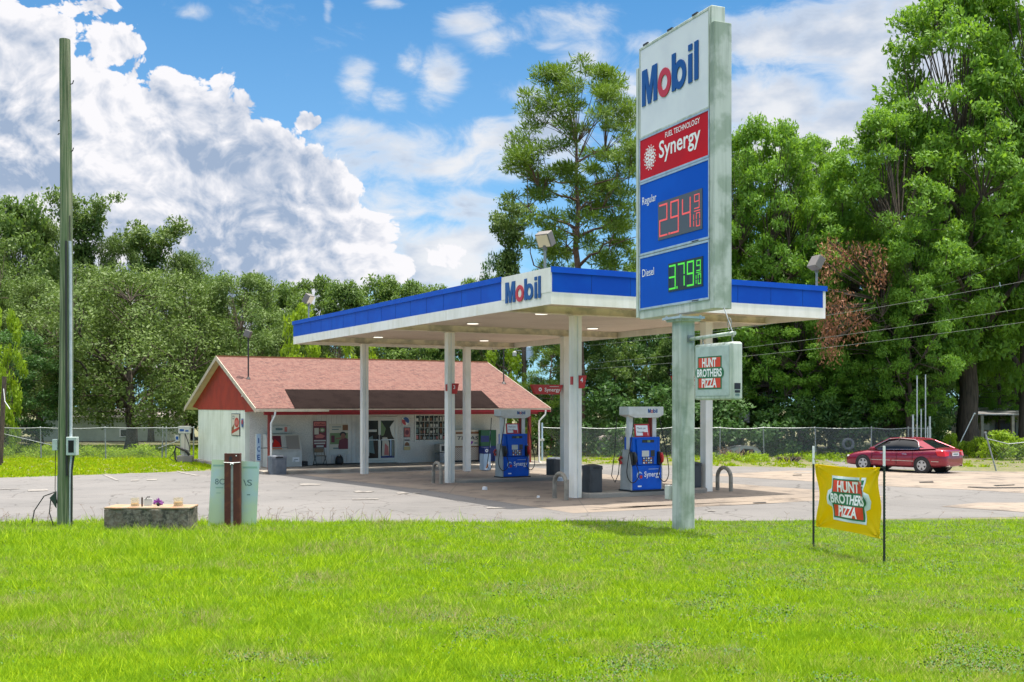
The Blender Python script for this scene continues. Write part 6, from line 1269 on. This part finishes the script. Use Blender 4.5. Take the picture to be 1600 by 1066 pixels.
# dead brown limb
R = random.Random(9); k = 59 / F; C = []; Rr = []
for i in range(40):
    py = R.uniform(392, 575); px = 1335 + (py - 400) * -.22 + R.uniform(-55, 60) * (1 - (py - 400) / 240); C.append(((px - CX) * k, 58.4 + R.uniform(-.6, .6), EYE + (HY - py) * k)); Rr.append(R.uniform(.35, .7))
Cl = [t3.matrix_basis.inverted() @ Vector(c) for c in C]; sc_ = t3.scale[0]
dm = leafmesh('dead_foliage', 'leaf_dead', [tuple(c) for c in Cl], [r / sc_ for r in Rr], 75, .20, .06, 5, .6, 1.2); do = bpy.data.objects.new('dead_foliage', dm); COL.objects.link(do); do.parent = t3
b = B(); zt = Cl[0]
for c in Cl: b.tube([Vector((0, 0, 9)), Vector(c) + Vector((0, 0, .5)), Vector(c)], [.05, .03, .01], 'bark', 4, cap=False)
bo_ = b.build('dead_limb'); bo_.parent = t3
# shrubs
for px, tp_, y, w, lb in ((1564, 674, 57.5, 62, 'round bright green shrub in the middle of the yard at the right'), (1604, 686, 57, 42, 'green shrub cut by the right edge of the photo'), (1530, 684, 60, 40, 'small green shrub just right of the thick trunk'), (1487, 678, 60, 30, 'small lime shrub behind the boot of the red car'), (1508, 690, 62, 26, 'lowest small shrub hidden behind the thick trunk')):
    k = y / F; t = tree('shrub', px, tp_, y, w, lb, cat='shrub', group='shrubs in the yard at the right')
# undergrowth behind the right fence and ground weeds
R = random.Random(31); C = []; Rr = []
for i in range(300): px = R.uniform(845, 1480); y = R.uniform(60.5, 68); C.append(((px - CX) / F * y, y, R.uniform(-.1, 2.6 if R.random() < .6 else 4.2))); Rr.append(R.uniform(.45, .9))
o = bpy.data.objects.new('undergrowth', leafmesh('undergrowth', 'leaf_dark', C, Rr, 130, .24, .12, 77)); COL.objects.link(o); o['kind'] = 'stuff'
C = []; Rr = []
for i in range(90): px = R.uniform(-40, 310); y = R.uniform(59.5, 62 if px > 120 else 66); C.append(((px - CX) / F * y, y, R.uniform(-.15, .25))); Rr.append(R.uniform(.25, .5))
for i in range(60): px = R.uniform(1060, 1330); y = R.uniform(55, 59); C.append(((px - CX) / F * y, y, R.uniform(-.2, .05))); Rr.append(R.uniform(.15, .35))
o = bpy.data.objects.new('weeds', leafmesh('weeds', 'leaf_lime', C, Rr, 90, .14, .05, 78)); COL.objects.link(o); o['kind'] = 'stuff'
# ---------------------------------------------------------------- houses and small things behind
k = 86 / F; hx = lambda px: (px - CX) * k
t = thing('mobile_home', 'pale green mobile home behind the broad oak at the left', 'house', (hx(185), 86, -.22))
o_ = ORG[t.name] = Vector((hx(185), 86, -.22)); z_ = lambda py: EYE + (HY - py) * k
B().box(hx(105), hx(266), 86, 90, z_(689), z_(652), 'house_pale').build('wall', t); B().box(hx(105), hx(266), 86.05, 90, -.3, z_(689.5), 'poster_brown').build('skirting', t)
bb = B(); bb.add([(hx(100), 85.6, z_(652)), (hx(270), 85.6, z_(652)), (hx(270), 88, z_(638)), (hx(100), 88, z_(638)), (hx(270), 90.4, z_(652)), (hx(100), 90.4, z_(652))], [(0, 1, 2, 3), (3, 2, 4, 5), (0, 3, 5), (1, 4, 2), (0, 5, 4, 1)], 'house_roof'); bb.build('roof', t)
wd = B().box(hx(187), hx(204), 85.95, 85.99, z_(683), z_(670), 'text_white').build('window', t); B().box(hx(189), hx(202), 85.93, 85.945, z_(681.5), z_(671.5), 'glass_dark').build('pane', wd)
k2 = 88 / F; t = thing('shed', 'low shed with a pinkish tin roof behind the fence, left of the mobile home', 'shed', ((88 - CX) * k2, 88, -.22)); w = 22 * k2
B().box(-w, w, 0, 3, 0, 2.15, 'house_pale').build('wall', t); bb = B(); bb.add([(-w - .3, -.3, 2.1), (w + .3, -.3, 2.1), (w + .3, 1.5, 2.75), (-w - .3, 1.5, 2.75), (w + .3, 3.3, 2.1), (-w - .3, 3.3, 2.1)], [(0, 1, 2, 3), (3, 2, 4, 5), (0, 3, 5), (1, 4, 2), (0, 5, 4, 1)], 'house_roof'); bb.build('roof', t)
k2 = 63 / F; t = thing('shed', 'pale shed with one dark window seen left of the front pump through the fence', 'shed', ((962 - CX) * k2, 63, -.22)); w = 26 * k2; z_ = lambda py: EYE + (HY - py) * k2 + .22
B().box(-w, w, 0, 2.4, 0, z_(688), 'house_pale').build('wall', t); bb = B(); bb.add([(-w - .2, -.25, z_(688)), (w + .2, -.25, z_(688)), (w * .7, 1.2, z_(681)), (-w * .7, 1.2, z_(681)), (w + .2, 2.6, z_(688)), (-w - .2, 2.6, z_(688))], [(0, 1, 2, 3), (3, 2, 4, 5), (0, 3, 5), (1, 4, 2), (0, 5, 4, 1)], 'house_roof'); bb.build('roof', t)
wd = B().box(-9 * k2, 10 * k2, -.04, -.004, z_(707), z_(689.5), 'text_white').build('window', t); B().box(-7.5 * k2, 8.5 * k2, -.06, -.045, z_(705.5), z_(691), 'glass_dark').build('pane', wd)
k2 = 70 / F; t = thing('porch_house', 'low house with a grey metal porch roof and tan posts at the right edge', 'house', ((1590 - CX) * k2, 70, -.22)); q = lambda px: (px - 1590) * k2; z_ = lambda py: EYE + (HY - py) * k2 + .22
B().add([(q(1523), -.2, z_(647)), (q(1720), -.2, z_(648)), (q(1720), 3.2, z_(637)), (q(1545), 3.2, z_(637)), (q(1523), -.2, z_(648.5)), (q(1720), -.2, z_(649.5)), (q(1720), 3.2, z_(638.5)), (q(1545), 3.2, z_(638.5))], [(0, 1, 2, 3), (7, 6, 5, 4), (0, 4, 5, 1), (1, 5, 6, 2), (2, 6, 7, 3), (3, 7, 4, 0)], 'metal_roof').build('porch_roof', t)
B().box(q(1545), q(1720), 3.0, 6, 0, z_(641), 'house_wall').build('wall', t); B().box(q(1524), q(1720), -.2, 3, 0, z_(690), 'chair_tan').build('porch_floor_boards', t)
for px in (1534, 1582, 1640): B().box(q(px) - .09, q(px) + .09, -.1, .08, 0, z_(649), 'trim_tan').build('porch_post', t)
B().box(q(1561), q(1577), 2.9, 2.98, z_(673), z_(655), 'poster_cream').build('window', t); B().box(q(1588), q(1620), 2.9, 2.98, z_(690), z_(658), 'ink').build('doorway', t)
bb = B(); bb.box(q(1524), q(1580), -.08, -.02, z_(673.5), z_(672), 'chair_tan')
for i in range(22): px = 1525 + i * 2.5; bb.box(q(px), q(px) + .03, -.07, -.03, z_(690), z_(673.6), 'chair_tan')
bb.build('railing', t)
k2 = 64 / F; t = thing('basketball_hoop', 'basketball backboard on a dark pole behind the fence', 'basketball hoop', ((1161 - CX) * k2, 64, -.22)); z_ = lambda py: EYE + (HY - py) * k2 + .22
B().tube([(-2 * k2, 0, 0), (-2 * k2, 0, z_(650))], .06, 'dark_metal', 8).build('pole', t); B().box(-9 * k2, 9 * k2, -.32, -.28, z_(661), z_(660), 'ink').box(-9 * k2, 9 * k2, -.32, -.28, z_(645), z_(643.5), 'ink').box(-9 * k2, -8 * k2, -.32, -.28, z_(660), z_(645), 'ink').box(8 * k2, 9 * k2, -.32, -.28, z_(660), z_(645), 'ink').box(-8 * k2, 8 * k2, -.31, -.29, z_(660), z_(645), 'steel_grey').build('backboard', t)
B().tube([(.23 * math.cos(a), -.6 + .23 * math.sin(a), z_(657)) for a in [j * math.pi / 8 for j in range(17)]], .012, 'dark_metal', 5).tube([(-2 * k2, 0, z_(658)), (6 * k2, -.3, z_(646))], .02, 'dark_metal', 5).tube([(-2 * k2, 0, z_(646)), (6 * k2, -.3, z_(658))], .02, 'dark_metal', 5).build('rim', t)
k2 = 59.4 / F; t = thing('scrap_tyre', 'old grey tyre propped behind the fence left of the red car', 'tyre', ((1326 - CX) * k2, 59.5, -.2)); z_ = lambda py: EYE + (HY - py) * k2 + .2
M = frame((0, 0, z_(694)), (1, 0, 0), (0, 0, 1)); B().ring(0, 0, (.33, .33), (.20, .20), M, -.1, .1, 'can_grey', 28).build('tyre_ring', t, bevel=.03)  # plain scrap tyre, not a planter
k2 = 61 / F; t = thing('covered_pile', 'low pale grey arched cover with a dark opening, behind the fence among dry twigs', 'cover', ((1150 - CX) * k2, 61, -.22)); z_ = lambda py: EYE + (HY - py) * k2 + .22
prof_ = [(-38, 712), (-26, 706), (-12, 703), (0, 699), (14, 697), (28, 698), (38, 704), (42, 713)]; V = [(a * k2, y, z_(p)) for y in (0, 1.6) for a, p in prof_] ; n = len(prof_)
B().add(V, [tuple(range(n)), tuple(range(2 * n - 1, n - 1, -1))] + [(i, n + i, n + (i + 1) % n, (i + 1) % n) for i in range(n)], 'silver').build('cover_shell', t); B().prism([(2 * k2, z_(711)), (30 * k2, z_(711)), (27 * k2, z_(702)), (12 * k2, z_(701))], frame((0, -.001, 0), (1, 0, 0), (0, 0, 1)), 0, .01, 'glass_dark').build('opening', t)
R = random.Random(12)
for nm, lab, px, y, w, h, n_ in (('dry_branches', 'tangle of dry tan twigs against the fence in front of the pale cover', 1150, 58.5, 1.0, .7, 80), ('brush_pile', 'small dark heap of cut brush on the grass verge', 1232, 55, .7, .40, 110)):
    x = (px - CX) / F * y; t = thing(nm, lab, 'brush', (x, y, -.24)); bb = B()
    for i in range(n_): a = R.uniform(-w, w); bb.tube([(a * .5, R.uniform(-.3, .3), 0), (a * .8, R.uniform(-.3, .3), R.uniform(.2, h) * .7), (a, R.uniform(-.3, .3), R.uniform(.1, h))], [.016, .012, .005], 'brush' if nm == 'dry_branches' or R.random() < .3 else 'dark_metal', 4)
    bb.build('twigs', t)
# background utility pole, wires
k2 = 66 / F; t = thing('utility_pole', 'grey wooden utility pole with a transformer behind the right end of the store', 'utility pole', ((819 - CX) * k2, 66, -.22)); z_ = lambda py: EYE + (HY - py) * k2 + .22
B().tube([(0, 0, 0), (0, 0, 9.8)], [.17, .13], 'bark', 12).build('pole_shaft', t, smooth=True); B().tube([(.33, -.1, z_(563)), (.33, -.1, z_(543))], .22, 'pale_blue', 16).tube([(.33, -.1, z_(543)), (.33, -.1, z_(541))], [.20, .1], 'pale_blue', 16).build('transformer', t, smooth=True)
B().tube([(0, 0, z_(549)), (-.5, -.1, z_(548)), (-15 * k2, -.2, z_(549))], .03, 'galv', 6).tube([(-15 * k2, -.2, z_(549)), (-15 * k2, -.2, z_(551)), (-15 * k2, -.2, z_(557))], [.05, .14, .13], 'cooler_white', 12).build('lamp_arm', t)
def wire(lab, a, b_, sag=.35):
    P0 = Vector(((a[0] - CX) / F * a[2], a[2], EYE + (HY - a[1]) / F * a[2])); P1 = Vector(((b_[0] - CX) / F * b_[2], b_[2], EYE + (HY - b_[1]) / F * b_[2]))
    t = B(); pts = [P0.lerp(P1, i / 24) - P0 - Vector((0, 0, sag * 4 * (i / 24) * (1 - i / 24))) for i in range(25)]; o = t.tube(pts, .0075, 'wire', 5).build('power_line'); o.location = P0; tag(o, lab, 'wire', 'overhead wires at the right')
wire('uppermost overhead wire crossing the pecans at the right', (1440, 455, 60), (1750, 320, 44)); wire('overhead wire second from the top, passing right of the box sign toward the right edge', (819, 548, 65.8), (1760, 408, 44), .5)
wire('overhead wire third from the top, ending above the red car at the right edge', (819, 575, 65.8), (1760, 455, 44), .4); wire('lowest overhead wire behind the pizza box sign', (819, 582, 65.8), (1760, 480, 44), .4)
k2 = 57 / F; t = thing('vent_pipe', 'pale upright pipe with a tap halfway, just right of the store downspout', 'pipe', ((821 - CX + 26) * k2, 57, -.22)); B().tube([(0, 0, 0), (0, 0, 1.95)], .045, 'pale_blue', 8).build('tube', t); B().box(-.12, .12, -.1, .1, 1.0, 1.12, 'cooler_white').build('valve', t)
y = 52; k2 = y / F; t = thing('leaning_pole', 'grey leaning wooden post with a hooked cable at the left edge of the photo', 'post', ((0 - CX) * k2, y, -.22)); B().tube([(0, 0, 0), (7 * k2, 0, 139 * k2)], [.13, .10], 'bark', 10).build('shaft', t, smooth=True); B().tube([(7 * k2, -.1, 120 * k2), (10 * k2, -.15, 100 * k2), (18 * k2, -.15, 88 * k2)], .02, 'text_white', 6).build('cable', t)
# litter on the lot
for px, py, lb, s_ in ((758, 766, 'crumpled white paper cup lying on the apron left of the corner post', .09), (876, 752, 'white cloth rag inside the hoop bollard by the corner post', .13), (841, 778, 'tiny white scrap on the apron near the corner post', .045)):
    x, y = gpt(px, py); t = thing('litter', lb, 'litter', (x, y, gz(x, y) + .01)); bb = B(); R = random.Random(px); V = [(s_ * math.cos(a) * R.uniform(.6, 1.2), s_ * math.sin(a) * R.uniform(.5, 1), h) for h in (0, s_ * .9, s_ * 1.1) for a in [j * math.pi / 4 for j in range(8)]]
    bb.add(V, [(r_ * 8 + j, r_ * 8 + (j + 1) % 8, (r_ + 1) * 8 + (j + 1) % 8, (r_ + 1) * 8 + j) for r_ in (0, 1) for j in range(8)] + [tuple(range(16, 24))], 'text_white').build('paper', t)
scene.cycles.max_bounces = 8; scene.cycles.transparent_max_bounces = 8
